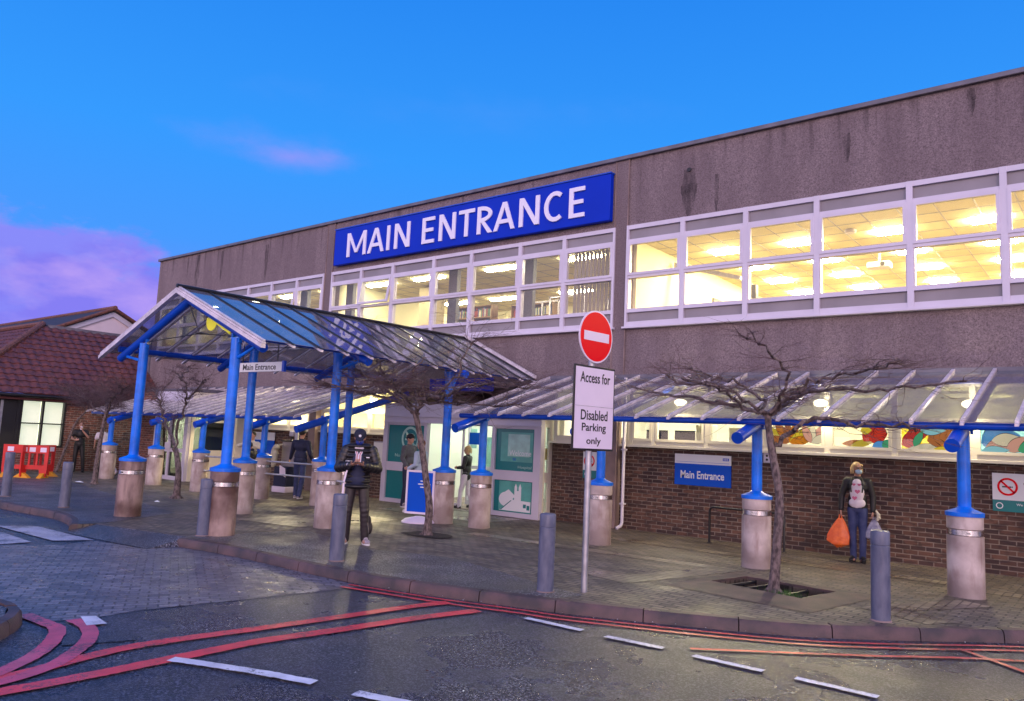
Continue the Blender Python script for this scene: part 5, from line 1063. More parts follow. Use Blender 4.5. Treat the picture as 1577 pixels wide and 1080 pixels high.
# ================================================================== TREES
def tree(label, trunk, limbs, seed, dens=1., twl=.55, rad=.07, flat=.35, droop=0.):
    rr = random.Random(seed); base = Vector(trunk[0]); t = thing('bare_tree', label, 'tree', (base.x, base.y, 0)); mb = MB()
    tp = smooth(trunk, 5); n = len(tp); rs = [rad * (1.35 if i == 0 else 1.12 if i == 1 else 1) * (1 - .38 * i / n) * (1 + rr.uniform(-.06, .06)) for i in range(n)]
    mb.tube([p - base for p in tp], rs, 12, sx=1.0, sy=1.0)
    for k in range(5): a = k * 1.3; mb.tube([Vector((0, 0, .07)), Vector((math.cos(a) * rad * 2.0, math.sin(a) * rad * 2.0, -.01))], [rad * .7, rad * .2], 6)
    mb.build('trunk', 'bark', t); cb = MB(); tw = MB()
    def grow(p, d, L, r, dep):
        pts = [p]; q = p.copy(); dd = d.copy(); k = 4 if dep > 0 else 3
        for i in range(k):
            dd = (dd + Vector((rr.gauss(0, .34), rr.gauss(0, .34), rr.gauss(0, .24) + .03 - droop))).normalized(); dd.z *= (1 - flat * .35); dd.normalize(); q = q + dd * (L / k); pts.append(q.copy())
        (cb if dep >= 2 else tw).tube([v - base for v in pts], [r * (1 - .75 * i / k) for i in range(k + 1)], 5 if dep >= 2 else 3, caps=False)
        if dep > 0:
            m = max(2, int((3 + dep) * dens * rr.uniform(.7, 1.3)))
            for i in range(m):
                u = rr.uniform(.15, 1); j = min(k - 1, int(u * k)); b0 = pts[j].lerp(pts[j + 1], u * k - j if u < 1 else 1); tt = (pts[j + 1] - pts[j]).normalized()
                ax_ = Vector((rr.gauss(0, .35), rr.gauss(0, .35), rr.choice((-1, 1)))).normalized(); nd = Matrix.Rotation(rr.uniform(.4, 1.1), 3, ax_) @ tt; nd.z = nd.z * (1 - flat) + .05
                grow(b0, nd.normalized(), L * rr.uniform(.42, .75), max(.0022, r * .5), dep - 1)
    for lm in limbs:
        pts = smooth(lm, 5); n = len(pts); r0 = rad * .56; r1 = .013; jit = [Vector((rr.gauss(0, .022), rr.gauss(0, .03), rr.gauss(0, .022))) if 0 < i else Vector((0, 0, 0)) for i in range(n)]
        pts = [p + j for p, j in zip(pts, jit)]
        L = sum((b_ - a).length for a, b_ in zip(pts, pts[1:])); r0 = min(r0, .010 + (.015 if lm is limbs[0] else .007) * L)
        cb.tube([p - base for p in pts], [r0 + (r1 - r0) * (i / (n - 1)) ** .8 for i in range(n)], 8)
        m = int(L * 28 * dens)
        for i in range(m):
            u = rr.uniform(.12, 1); j = min(n - 2, int(u * (n - 1))); p = pts[j]; tt = (pts[j + 1] - pts[j]).normalized(); ax_ = Vector((rr.gauss(0, .3), rr.gauss(0, .3), rr.choice((-1, 1)))).normalized()
            nd = Matrix.Rotation(rr.uniform(.4, 1.25), 3, ax_) @ tt; nd.z = nd.z * (1 - flat) + .08; grow(p, nd.normalized(), twl * rr.uniform(.45, 1.1), .0055, 2 if rr.random() < .6 else 1)
    cb.build('limbs', 'bark', t); o = tw.build('crown', 'twig', t)
    return t
z8 = lambda pts: [Vector(p) for p in pts]
tree('gnarled bare tree in a square pit at the right, trunk bowed', [(-3.53, 9.70, -.1), (-3.49, 9.70, .48), (-3.46, 9.70, 1.03), (-3.54, 9.70, 1.51), (-3.60, 9.70, 1.87), (-3.62, 9.70, 2.10)], [
    [(-3.52, 9.70, 1.70), (-3.32, 9.82, 1.91), (-3.06, 9.94, 2.05), (-2.65, 10.06, 1.97), (-2.24, 10.18, 1.98), (-2.05, 10.30, 1.94)],
    [(-3.62, 9.70, 2.06), (-3.83, 9.52, 2.22), (-4.15, 9.35, 2.42), (-4.47, 9.17, 2.41), (-4.70, 9.0, 2.52)],
    [(-3.62, 9.70, 2.06), (-3.75, 9.80, 2.30), (-4.16, 9.90, 2.50), (-4.54, 10.0, 2.60), (-4.9, 10.1, 2.72)],
    [(-3.60, 9.70, 2.07), (-3.36, 9.47, 2.31), (-3.24, 9.25, 2.53), (-3.36, 9.02, 2.78), (-3.55, 8.8, 2.95)],
    [(-3.58, 9.70, 2.07), (-3.41, 9.86, 2.29), (-3.02, 10.02, 2.43), (-2.45, 10.18, 2.44), (-1.98, 10.34, 2.49), (-1.53, 10.5, 2.54)],
    [(-3.55, 9.70, 2.10), (-3.14, 9.65, 2.44), (-2.82, 9.60, 2.53), (-2.37, 9.55, 2.60), (-2.04, 9.5, 2.70)],
    [(-3.62, 9.70, 2.06), (-4.03, 9.80, 2.15), (-4.53, 9.90, 2.28), (-5.07, 10.0, 2.33), (-5.54, 10.1, 2.41), (-5.9, 10.2, 2.50)],
    [(-3.62, 9.70, 2.06), (-3.8, 9.2, 2.2), (-3.9, 8.7, 2.35), (-4.1, 8.3, 2.42)], [(-3.60, 9.72, 2.06), (-3.5, 10.2, 2.3), (-3.7, 10.7, 2.45), (-3.6, 11.1, 2.5)]], 11, dens=.56, twl=.70, rad=.062, flat=.7)
tree('bare tree with a dense flat crown in front of the entrance porch', [(-9.62, 9.80, -.1), (-9.60, 9.80, .38), (-9.71, 9.80, .82), (-9.86, 9.80, 1.38), (-10.02, 9.80, 1.85), (-10.10, 9.80, 2.02)], [
    [(-10.08, 9.80, 2.00), (-10.57, 9.92, 2.34), (-10.97, 10.04, 2.50), (-11.42, 10.16, 2.62), (-12.0, 10.28, 2.75), (-12.5, 10.4, 2.9)],
    [(-10.00, 9.80, 1.98), (-9.84, 9.70, 2.26), (-9.34, 9.60, 2.29), (-8.87, 9.50, 2.37), (-8.43, 9.40, 2.46), (-7.99, 9.3, 2.48), (-7.38, 9.2, 2.44), (-6.99, 9.1, 2.36)],
    [(-9.98, 9.80, 2.15), (-9.55, 9.90, 2.21), (-9.02, 10.0, 2.18), (-8.51, 10.1, 2.18), (-8.03, 10.2, 2.20)],
    [(-10.08, 9.80, 2.0), (-10.39, 9.50, 2.33), (-10.49, 9.2, 2.43), (-10.74, 8.9, 2.41), (-11.2, 8.6, 2.45)],
    [(-10.45, 9.85, 2.28), (-11.05, 10.0, 2.62), (-11.59, 10.2, 3.0), (-11.8, 10.3, 3.4)], [(-10.02, 9.80, 2.1), (-9.81, 9.73, 2.45), (-10.01, 9.67, 2.70), (-9.72, 9.6, 3.0)],
    [(-9.9, 9.80, 2.25), (-9.33, 9.97, 2.6), (-9.30, 10.1, 3.0), (-9.1, 10.2, 3.3)], [(-10.1, 9.82, 2.05), (-10.6, 10.3, 2.4), (-11.2, 10.8, 2.5), (-11.9, 11.0, 2.55)], [(-10.0, 9.78, 2.05), (-9.9, 9.3, 2.3), (-9.6, 8.8, 2.45), (-9.3, 8.4, 2.5)], [(-10.2, 9.8, 2.12), (-10.9, 9.6, 2.30), (-11.6, 9.5, 2.42), (-12.3, 9.5, 2.5)]], 23, dens=.74, twl=.80, rad=.072, flat=.6)
tree('slim bare tree forking into two limbs left of the gabled canopy', [(-17.49, 9.45, -.1), (-17.49, 9.45, .49), (-17.67, 9.45, .96)], [
    [(-17.67, 9.45, .94), (-18.43, 9.60, 1.50), (-19.10, 9.75, 1.87), (-19.7, 9.9, 2.26), (-20.3, 10.05, 2.56)], [(-17.70, 9.45, .92), (-17.54, 9.33, 1.59), (-17.10, 9.22, 1.82), (-16.85, 9.1, 2.22), (-16.65, 8.98, 2.43), (-16.7, 8.87, 2.67), (-16.95, 8.75, 2.81)],
    [(-19.08, 9.72, 1.87), (-19.1, 9.65, 2.35), (-19.0, 9.85, 2.75)], [(-16.85, 9.12, 2.2), (-16.2, 9.0, 2.43), (-15.4, 8.7, 2.60)], [(-16.72, 8.9, 2.6), (-17.3, 9.3, 2.9), (-17.9, 9.6, 3.0)]], 31, dens=.75, twl=.5, rad=.085, flat=.1)
tree('bare tree with a low spreading crown near the white shirted person', [(-22.15, 9.60, -.1), (-22.12, 9.60, .63), (-22.0, 9.60, 1.34), (-21.85, 9.60, 1.87)], [
    [(-21.85, 9.60, 1.85), (-22.5, 9.8, 2.2), (-23.6, 10.0, 2.40), (-24.6, 10.2, 2.5)], [(-21.85, 9.60, 1.85), (-21.12, 9.37, 2.18), (-20.2, 9.13, 2.34), (-19.3, 8.9, 2.5)], [(-21.87, 9.60, 1.85), (-22.3, 9.8, 2.24), (-22.9, 10.0, 2.6)], [(-21.85, 9.6, 1.85), (-21.6, 10.0, 2.3), (-21.2, 10.4, 2.6)], [(-21.9, 9.6, 1.8), (-22.4, 9.2, 2.2), (-23.0, 8.8, 2.5)]], 47, dens=1.15, twl=.62, rad=.07)
tree('slender leaning bare tree just behind the guard at the left', [(-27.3, 10.6, -.1), (-27.2, 10.8, .8), (-27.1, 10.95, 1.5), (-26.8, 11.15, 1.95)], [
    [(-26.8, 11.15, 1.93), (-26.5, 11.3, 2.2), (-26.0, 11.3, 2.5)], [(-26.8, 11.15, 1.93), (-26.8, 10.8, 2.3), (-26.6, 10.3, 2.6)], [(-26.8, 11.15, 1.93), (-26.0, 10.8, 2.25), (-25.2, 10.4, 2.5)]], 53, dens=1.1, twl=.6, rad=.05)
mb = MB(); r = random.Random(9)
pts = [(math.cos(k * .628) * r.uniform(.45, .62), math.sin(k * .628) * r.uniform(.30, .42)) for k in range(10)]
mb.poly([(-9.62 + p[0], 9.82 + p[1], .012) for p in pts]); tag(mb.build('soil_patch', 'soil'), kind='structure')
# ================================================================== PEOPLE
def cap(mb, a, b_, ra, rb, m=0, seg=14):
    a, b_ = Vector(a), Vector(b_); mb.tube([a, b_], [ra, rb], seg, m); mb.ball(a, ra, seg, m); mb.ball(b_, rb, seg, m)
def fuse(mb, name, mt, parent=None, vox=.010, sm=6, s=1.0):
    """join overlapping closed shapes into one continuous smooth surface"""
    me = bpy.data.meshes.new('tmp'); me.from_pydata([tuple(Vector(v) * s) for v in mb.v], [], mb.f); ob = bpy.data.objects.new('tmp', me); COL.objects.link(ob)
    r = ob.modifiers.new('r', 'REMESH'); r.mode = 'VOXEL'; r.voxel_size = vox; q = ob.modifiers.new('s', 'SMOOTH'); q.iterations = sm; q.factor = .5
    dg = bpy.context.evaluated_depsgraph_get(); m2 = bpy.data.meshes.new_from_object(ob.evaluated_get(dg)); bpy.data.objects.remove(ob); bpy.data.meshes.remove(me)
    m2.materials.clear(); m2.materials.append(MATS[mt]); m2.polygons.foreach_set('use_smooth', [True] * len(m2.polygons)); m2.update(); m2.name = name
    o = bpy.data.objects.new(name, m2); COL.objects.link(o)
    if parent: o.parent = parent
    return o
def hand(mb, wr, d, pn, curl, side, s=1.):
    """palm and five fingers: wr wrist, d pointing direction, pn palm normal, curl 0..1"""
    d = Vector(d).normalized(); pn = Vector(pn); pn = (pn - d * pn.dot(d)).normalized(); w = d.cross(pn) * side; wr = Vector(wr)
    for k in range(4):
        off = (k - 1.5) * .019; cap(mb, wr + w * off * .55 + d * .01, wr + w * off + d * .085, .015, .0125, seg=8)
        L = (.070, .078, .073, .058)[k]; p = wr + w * off + d * .085; dd = d.copy()
        for j in range(3):
            a = curl * (.55, .75, .6)[j]; dd = (Matrix.Rotation(a, 3, pn.cross(dd).normalized() * -1) @ dd) if a else dd
            q = p + dd * L * (.42, .33, .25)[j]; cap(mb, p, q, .0095 - .0008 * j, .0088 - .0008 * j, seg=7); p = q
    p = wr + w * -.026 + d * .025; dd = (d * .7 - w * .7 + pn * .25).normalized(); q = p + dd * .042; cap(mb, p, q, .013, .0105, seg=7); dd = (dd + d * .7 + pn * .3 * curl).normalized(); cap(mb, q, q + dd * .034, .0102, .008, seg=7)
def person(label, loc, yaw, H, J=None, top='cloth_black', legs='denim', shoes='black_paint', hair='hair_dark', hairstyle='short', hat=None, mask=None, puffer=False, sleeves=True, curl=.5, fine=False, head_yaw=0., head_pitch=0., long_coat=0., bulk=1., group=None, vox=.011, palm=None):
    k = H / 1.75
    D = dict(head=(0, -.015, 1.63), neck=(0, .01, 1.47), chest=(0, 0, 1.29), waist=(0, 0, 1.08), pelvis=(0, 0, .95), shL=(-.175, .01, 1.41), shR=(.175, .01, 1.41), elL=(-.23, .03, 1.13), elR=(.23, .03, 1.13), wrL=(-.24, -.05, .88), wrR=(.24, -.05, .88), hdL=(0, 0, -1), hdR=(0, 0, -1),
             hiL=(-.085, 0, .92), hiR=(.085, 0, .92), knL=(-.10, -.02, .50), knR=(.10, -.02, .50), anL=(-.105, .02, .085), anR=(.105, .02, .085), toL=(-.03, -1, 0), toR=(.03, -1, 0))
    D.update(J or {}); V = {a: Vector(b_) for a, b_ in D.items()}
    hr = Matrix.Rotation(head_yaw, 3, 'Z') @ Matrix.Rotation(head_pitch, 3, 'X'); hc = V['head']
    b_ = MB(); b_.ball(hc + hr @ Vector((0, .012, .02)), (.076, .095, .098), 20, rot=hr); b_.ball(hc + hr @ Vector((0, -.022, -.045)), (.056, .066, .068), 16, rot=hr); b_.ball(hc + hr @ Vector((0, -.055, -.09)), (.028, .026, .022), 10)
    b_.tube([hc + hr @ Vector((0, -.080, .02)), hc + hr @ Vector((0, -.103, -.018))], [.008, .015], 8); b_.ball(hc + hr @ Vector((0, -.104, -.02)), .014, 8)
    for sx in (-1, 1): b_.ball(hc + hr @ Vector((sx * .076, .01, -.005)), (.012, .022, .034), 10, rot=hr); b_.ball(hc + hr @ Vector((sx * .03, -.075, .028)), (.02, .014, .009), 8)
    b_.ball(hc + hr @ Vector((0, -.083, -.052)), (.024, .012, .008), 8)
    cap(b_, V['neck'] + Vector((0, .01, -.06)), hc + Vector((0, .015, -.05)), .062, .052)
    b_.ball(V['chest'], (.155, .105, .17)); b_.ball(V['waist'], (.13, .09, .13)); b_.ball(V['pelvis'], (.15, .105, .12))
    for s_, sd in (('L', -1), ('R', 1)):
        cap(b_, V['sh' + s_], V['el' + s_], .048, .038); cap(b_, V['el' + s_], V['wr' + s_], .038, .026)
        hand(b_, V['wr' + s_], V['hd' + s_], palm[s_] if palm else (-sd, 0, 0), curl, sd); cap(b_, V['hi' + s_], V['kn' + s_], .078, .052); cap(b_, V['kn' + s_], V['an' + s_], .052, .036); b_.ball(V['an' + s_] + Vector((0, -.05, -.04)), (.035, .10, .03), 10)
    o = fuse(b_, 'person', 'skin', vox=.0055 if fine else vox, sm=3 if fine else 2, s=k); o.location = loc; o.rotation_euler = (0, 0, yaw); tag(o, label, 'person', group)
    # eyes
    e = MB()
    for sx in (-1, 1): e.ball((hc + hr @ Vector((sx * .030, -.086, .022))) * k, (.009 * k, .006 * k, .006 * k), 8)
    e.build('eyes', 'black_paint', o)
    # trousers
    t = MB(); t.ball(V['pelvis'], (.165 * bulk, .12 * bulk, .12)); t.ball((V['pelvis'] + V['waist']) / 2, (.155 * bulk, .11 * bulk, .09))
    for s_ in 'LR':
        h, kn, an = V['hi' + s_], V['kn' + s_], V['an' + s_]
        if puffer:
            for i in range(13):
                a = h.lerp(kn, i / 6) if i <= 6 else kn.lerp(an, (i - 6) / 6); rr_ = .088 - .0020 * i; t.ball(a, (rr_, rr_, .060), 14)
            cap(t, h, kn, .088, .070); cap(t, kn, an + Vector((0, 0, -.01)), .070, .060)
        else: cap(t, h, kn, .092, .066); cap(t, kn, an + Vector((0, 0, -.02)), .066, .055)
    if legs: fuse(t, 'trousers', legs, o, vox=vox, sm=3 if not puffer else 1, s=k)
    for s_ in 'LR':
        sh = MB(); an = V['an' + s_]; d = V['to' + s_].normalized(); rot = d.to_track_quat('-Y', 'Z').to_matrix()
        sh.ball(an + rot @ Vector((0, -.02, -.01)), (.045, .06, .055), 12, rot=rot); sh.ball(an + rot @ Vector((0, -.10, -.038)), (.047, .085, .035), 12, rot=rot); sh.ball(an + rot @ Vector((0, .02, -.045)), (.040, .05, .035), 12, rot=rot)
        so = fuse(sh, 'shoe', shoes, o, vox=.008, sm=2, s=k); ml = MB(); L0 = an + rot @ Vector((0, -.06, 0)); pts = []
        for i in range(18): a = 2 * math.pi * i / 18; v = L0 + rot @ Vector((.047 * math.cos(a), .125 * math.sin(a), 0)); pts.append((v.x * k, v.y * k))
        ml.prism(pts, (an.z - .082) * k, (an.z - .058) * k); ml.build('sole', 'shoe_white' if shoes.startswith('shoe') else 'black_paint', so)
    # top
    j = MB(); B2 = bulk
    j.ball(V['chest'] + Vector((0, 0, .03)), (.185 * B2, .125 * B2, .17)); j.ball(V['waist'], (.165 * B2, .120 * B2, .16)); j.ball(V['pelvis'] + Vector((0, 0, .03 - long_coat)), (.175 * B2, .128 * B2, .11 + long_coat)); cap(j, V['shL'], V['shR'], .068 * B2, .068 * B2); cap(j, V['neck'] + Vector((0, .01, -.07)), V['neck'] + Vector((0, .0, .0)), .085, .068)
    if puffer:
        for i in range(9):
            z = V['pelvis'].z - .06 - long_coat + i * .075; c = V['pelvis'].lerp(V['chest'], max(0, min(1, (z - V['pelvis'].z) / (V['chest'].z - V['pelvis'].z)))); j.ball((c.x, c.y, z), (.195 * B2, .150 * B2, .052), 20)
    for s_ in 'LR':
        a, m_, w_ = V['sh' + s_], V['el' + s_], V['wr' + s_]
        if puffer:
            for i in range(9):
                q = a.lerp(m_, i / 4) if i <= 4 else m_.lerp(w_, (i - 4) / 4.4); r_ = (.088, .09, .088, .085, .082, .080, .076, .070, .058)[i]; j.ball(q, r_, 14)
            cap(j, a, m_, .080, .076); cap(j, m_, m_.lerp(w_, .92), .074, .050)
        elif sleeves: cap(j, a, m_, .070 * B2, .056 * B2); cap(j, m_, m_.lerp(w_, .95), .056 * B2, .044)
        else: cap(j, a, a.lerp(m_, .6), .070, .062)
    jk = fuse(j, 'jacket' if sleeves else 'shirt', top, o, vox=vox if not fine else .009, sm=2, s=k)
    if hair:
        hmb = MB(); hmb.ball(hc + hr @ Vector((0, .026, .036)), (.084, .096, .093), 18, rot=hr)
        if hairstyle == 'bob':
            rr_ = random.Random(4)
            for i in range(26):
                a = -2.6 + 5.2 * i / 25; p0 = hc + hr @ Vector((.060 * math.sin(a), .030 + .062 * math.cos(a) * -1 * -1, .075)); p1 = hc + hr @ Vector((.098 * math.sin(a) + rr_.gauss(0, .006), .022 + .098 * math.cos(a), -.075 + rr_.gauss(0, .012)))
                if math.cos(a) < -.55: p1 = hc + hr @ Vector((.085 * math.sin(a), -.062, .052))
                hmb.tube([p0, (p0 + p1) / 2 + (p1 - hc) * .12, p1], [.018, .019, .010], 7)
        ho = fuse(hmb, 'hair', hair, o, vox=.007, sm=1, s=k)
    if hat == 'beanie': m = MB(); m.ball(hc + hr @ Vector((0, .015, .048)), (.092, .106, .088), 18, rot=hr); m.tube([hc + hr @ Vector((0, .012, .03)), hc + hr @ Vector((0, .012, .055))], [.099, .098], 20, sy=1.1); fuse(m, 'hat', 'cloth_black', o, vox=.007, sm=2, s=k)
    if hat == 'cap':
        m = MB(); m.ball(hc + hr @ Vector((0, .012, .052)), (.093, .108, .085), 20, rot=hr)
        for i in range(9): a = (i - 4) * .16; m.tube([hc + hr @ Vector((math.sin(a) * .085, -.075, .045)), hc + hr @ Vector((math.sin(a) * .088, -.165 + abs(a) * .06, .022))], [.012, .009], 6)
        h_ = fuse(m, 'cap', 'cap_cloth', o, vox=.007, sm=2, s=k); lg = MB(); lg.ball((hc + hr @ Vector((0.005, -.092, .075))) * k, (.021 * k, .008 * k, .020 * k), 10); lg.build('emblem', 'shoe_white', h_)
    if mask:
        m = MB(); m.ball(hc + hr @ Vector((0, -.050, -.046)), (.060, .062, .050), 14, rot=hr); m.ball(hc + hr @ Vector((0, -.085, -.03)), (.030, .035, .034), 10, rot=hr)
        for sx in (-1, 1): m.tube([hc + hr @ Vector((sx * .052, -.055, -.03)), hc + hr @ Vector((sx * .080, .0, -.005))], .004, 5)
        fuse(m, 'face_mask', mask, o, vox=.006, sm=1, s=k)
    return o, k, V, jk
# --- the man with the crutch
mk = 1.0
o, k, V, jk = person('man in black puffer jacket and navy cap looking down at his phone', (-9.46, 8.04, 0), R_(46), 1.80,
    dict(head=(0, -.085, 1.585), neck=(0, -.02, 1.455), chest=(0, .01, 1.28), shL=(-.19, .01, 1.39), shR=(.19, .01, 1.39), elL=(-.285, -.02, 1.13), elR=(.285, -.02, 1.13), wrL=(-.085, -.285, 1.185), wrR=(.085, -.285, 1.185), hdL=(.55, -.55, .25), hdR=(-.55, -.55, .25), knL=(-.12, -.02, .50), knR=(.13, -.03, .50), anL=(-.13, .02, .085), anR=(.16, 0, .085), toL=(-.35, -1, 0), toR=(.45, -1, 0)),
    top='puffer_black', legs='trouser_black', shoes='shoe_grey', hair='hair_dark', bulk=1.06, hat='cap', mask='mask_navy', puffer=True, curl=.75, fine=True, head_pitch=R_(25), long_coat=.03, palm=dict(L=(.3, -.1, 1), R=(-.3, -.1, 1)))
m = MB(); m.ball((0, -.085, 1.18), (.105, .085, .26), 18); m.ball((0, -.070, .96), (.13, .095, .13), 18); m.ball((0, -.078, 1.06), (.115, .085, .2), 18); fuse(m, 'jumper', 'cloth_navy', o, vox=.011, sm=4, s=k)
m = MB()
for sx in (-1, 1):
    for q, mi in ((-.012, 0), (.0, 1), (.012, 0)): m.tube([Vector(p) * k for p in ((sx * .085 + q, .0, 1.47), (sx * .045 + q, -.115, 1.40), (sx * .020 + q, -.175, 1.33), (sx * .022 + q, -.182, 1.18))], [.009 * k] * 4, 6, mi)
m.tube([Vector(p) * k for p in ((-.09, -.02, 1.455), (-.05, -.12, 1.435), (.05, -.12, 1.435), (.09, -.02, 1.455))], .020 * k, 8, 0)
m.build('scarf', ['cloth_white', 'scarf_red'], o)
m = MB(); m.box((.115 * k, -.185 * k, 1.29 * k), (.165 * k, -.165 * k, 1.305 * k)); m.build('chest_badge', 'shoe_white', jk)
m = MB(); m.ball(Vector((-.115, -.262, 1.185)) * k, (.050 * k, .040 * k, .040 * k), 14); m.build('sleeve_cuff', 'cloth_white', jk)
def local(o, p): return Matrix.Rotation(o.rotation_euler.z, 3, 'Z') @ Vector(p) + o.location
t = thing('mobile_phone', 'dark mobile phone held in both hands by the man in the cap', 'phone', local(o, (0, -.375, 1.262)), R_(46))
m = MB(); m.box((-.075, -.036, -.005), (.075, .036, .004)); m.build('case', 'black_paint', t, bevel=.003); MB().box((-.068, -.031, .0042), (.068, .031, .0052)).build('screen', 'dark_glass', t)
ck = local(o, (-.17, -.22, 0)); t = thing('crutch', 'grey elbow crutch hanging from the forearm of the man in the cap', 'crutch', ck, R_(46))
MB().tube([(-.045, 0, .04), (-.02, 0, .96), (.03, .03, 1.22)], [.0145, .0145, .013], 10).build('tube', 'plate_white', t); MB().lathe([(.028, 0), (.026, .02), (.016, .06)], (-.046, 0), 14).build('foot', 'galvanised', t)
MB().tube([(-.02, 0, .95), (-.13, -.03, .965)], [.016, .015], 10).build('handle', 'galvanised', t); m = MB(); n_ = 14
for i in range(n_): a0, a1 = -.4 + 3.9 * i / n_, -.4 + 3.9 * (i + 1) / n_; m.poly([(.03 + .052 * math.cos(a0), .05 - .052 * math.sin(a0), 1.20), (.03 + .052 * math.cos(a1), .05 - .052 * math.sin(a1), 1.20), (.03 + .056 * math.cos(a1), .05 - .056 * math.sin(a1), 1.28), (.03 + .056 * math.cos(a0), .05 - .056 * math.sin(a0), 1.28)])
m.build('cuff', 'galvanised', t)
m = MB(); m.ball(Vector((.215, .03, .24)), (.055, .05, .10), 14); m.ball(Vector((.20, .02, .34)), (.045, .045, .09), 12); fuse(m, 'trouser_flap', 'trouser_black', o, vox=.010, sm=2, s=k)
MB().tube([Vector(p) * k for p in ((.165, -.062, .42), (.195, -.058, .30), (.215, -.045, .18))], .005, 6).build('zip', 'steel', o)
# --- the woman with the orange bag
o, k, V, jk = person('blonde masked woman in black jacket and heart jumper holding an orange bag', (-3.56, 13.55, 0), R_(10), 1.60,
    dict(elL=(-.26, .02, 1.15), wrL=(-.27, -.03, .90), elR=(.25, .03, 1.15), wrR=(.25, -.02, .90), anL=(-.07, .02, .085), anR=(.08, .0, .085), knL=(-.08, -.02, .5), knR=(.09, -.03, .5), toL=(-.25, -1, 0), toR=(.2, -1, 0), hiL=(-.08, 0, .92), hiR=(.08, 0, .92)),
    top='cloth_black', legs='denim', shoes='black_paint', hair='hair_blonde', hairstyle='bob', mask='mask_blue', curl=1.0, fine=True, head_yaw=R_(32), bulk=.98)
m = MB(); m.ball((0, -.066, 1.22), (.120, .085, .22), 18); m.ball((0, -.058, 1.03), (.140, .092, .11), 18); m.ball((0, -.055, 1.36), (.10, .075, .10), 14); jp = fuse(m, 'jumper', 'cloth_white', o, vox=.009, sm=3, s=k)
def heart(mb, cx, y, cz, s):
    pts = []
    for i in range(28):
        a = 2 * math.pi * i / 28; x = 16 * math.sin(a) ** 3; z = 13 * math.cos(a) - 5 * math.cos(2 * a) - 2 * math.cos(3 * a) - math.cos(4 * a); pts.append((cx + x * s / 32, y, cz + z * s / 32))
    mb.extr(pts[::-1], (0, .03, 0))
m = MB(); heart(m, .012 * k, -.150 * k, 1.235 * k, .088 * k); heart(m, -.035 * k, -.147 * k, 1.12 * k, .082 * k); heart(m, -.045 * k, -.142 * k, 1.355 * k, .055 * k); heart(m, .04 * k, -.144 * k, 1.355 * k, .055 * k); m.build('heart_print', 'heart_pink', jp)
m = MB()
for sx in (-1, 1): m.tube([Vector(p) * k for p in ((sx * .07, -.05, 1.47), (sx * .10, -.135, 1.35), (sx * .09, -.15, 1.22))], .012 * k, 7)
m.build('lapel', 'cloth_black', jk)
m = MB(); c = V['head']
hr = Matrix.Rotation(R_(32), 3, 'Z')
for sx in (-1, 1): cc = (c + hr @ Vector((sx * .032, -.098, .022))) * k; m.tube([cc + hr @ Vector((-.022, 0, 0)) * k, cc + hr @ Vector((.022, 0, 0)) * k], .012 * k, 8); m.tube([cc + hr @ Vector((sx * .02, 0, 0)) * k, (c + hr @ Vector((sx * .08, .0, .02))) * k], .003, 5)
m.build('glasses', 'black_paint', o)
def carrier(name, label, loc, mt, w, h, seed, rz=0., lean=.0):
    t = thing(name, label, 'bag', loc, rz); rr_ = random.Random(seed); m = MB(); N, K_ = 48, 26; ph = [rr_.uniform(0, 6.28) for _ in range(6)]
    for i in range(K_ + 1):
        u = i / K_; z = -h * (.10 + .90 * u); wd = w * (.20 + .80 * min(1, u * 1.55) ** .8) * (1 if u < .88 else max(.12, 1 - (u - .88) / .12 * .75)); dp = wd * (.30 + .22 * u); amp = .13 * (1 - .45 * u)
        for k in range(N):
            a = 2 * math.pi * k / N; q = 1 + amp * (math.sin(5 * a + ph[0] + u * 3) * .5 + math.sin(9 * a + ph[1] - u * 4) * .35 + math.sin(14 * a + ph[2]) * .2)
            ca, sa = math.cos(a), math.sin(a); ca = math.copysign(abs(ca) ** .75, ca); sa = math.copysign(abs(sa) ** .75, sa)
            m.v.append((wd * ca * q + lean * u * w, dp * sa * q, z + .012 * math.sin(3 * a + ph[3]) * u + (.05 * h * math.cos(a + ph[4]) if u > .8 else 0)))
    for i in range(K_):
        for k in range(N): k2 = (k + 1) % N; m.face([i * N + k, (i + 1) * N + k, (i + 1) * N + k2, i * N + k2], 0, True)
    m.face([k for k in range(N)]); m.face([K_ * N + N - 1 - k for k in range(N)])
    b_ = m.build('body', mt, t); m = MB()
    for s in (-1, 1): m.tube([(s * .012, 0, .01), (s * .02, s * .012, -.05), (s * w * .16, s * .015, -h * .16)], [.008, .010, .018], 7)
    m.build('handles', mt, t); return t
carrier('carrier_bag', 'bright orange carrier bag hanging from the right hand of the blonde woman', local(o, (-.255 * k - .02, -.05 * k, .80 * k)), 'bag_orange', .17, .50, 3, R_(10), -.25); carrier('carrier_bag', 'grey lilac plastic bag in the left hand of the blonde woman above the bollard', local(o, (.25 * k + .02, -.04 * k, .80 * k)), 'bag_grey', .13, .36, 8, R_(10))
t = thing('cream_glove', 'cream cloth poking from the grey lilac bag', 'cloth', local(o, (.30 * k + .02, -.06, .80 * k))); m = MB(); m.tube([(0, 0, -.05), (.02, 0, .05), (-.02, 0, .12)], [.02, .03, .012], 8); m.ball((.03, 0, .0), .028, 8); fuse(m, 'fold', 'cloth_cream', t, vox=.008, sm=1)
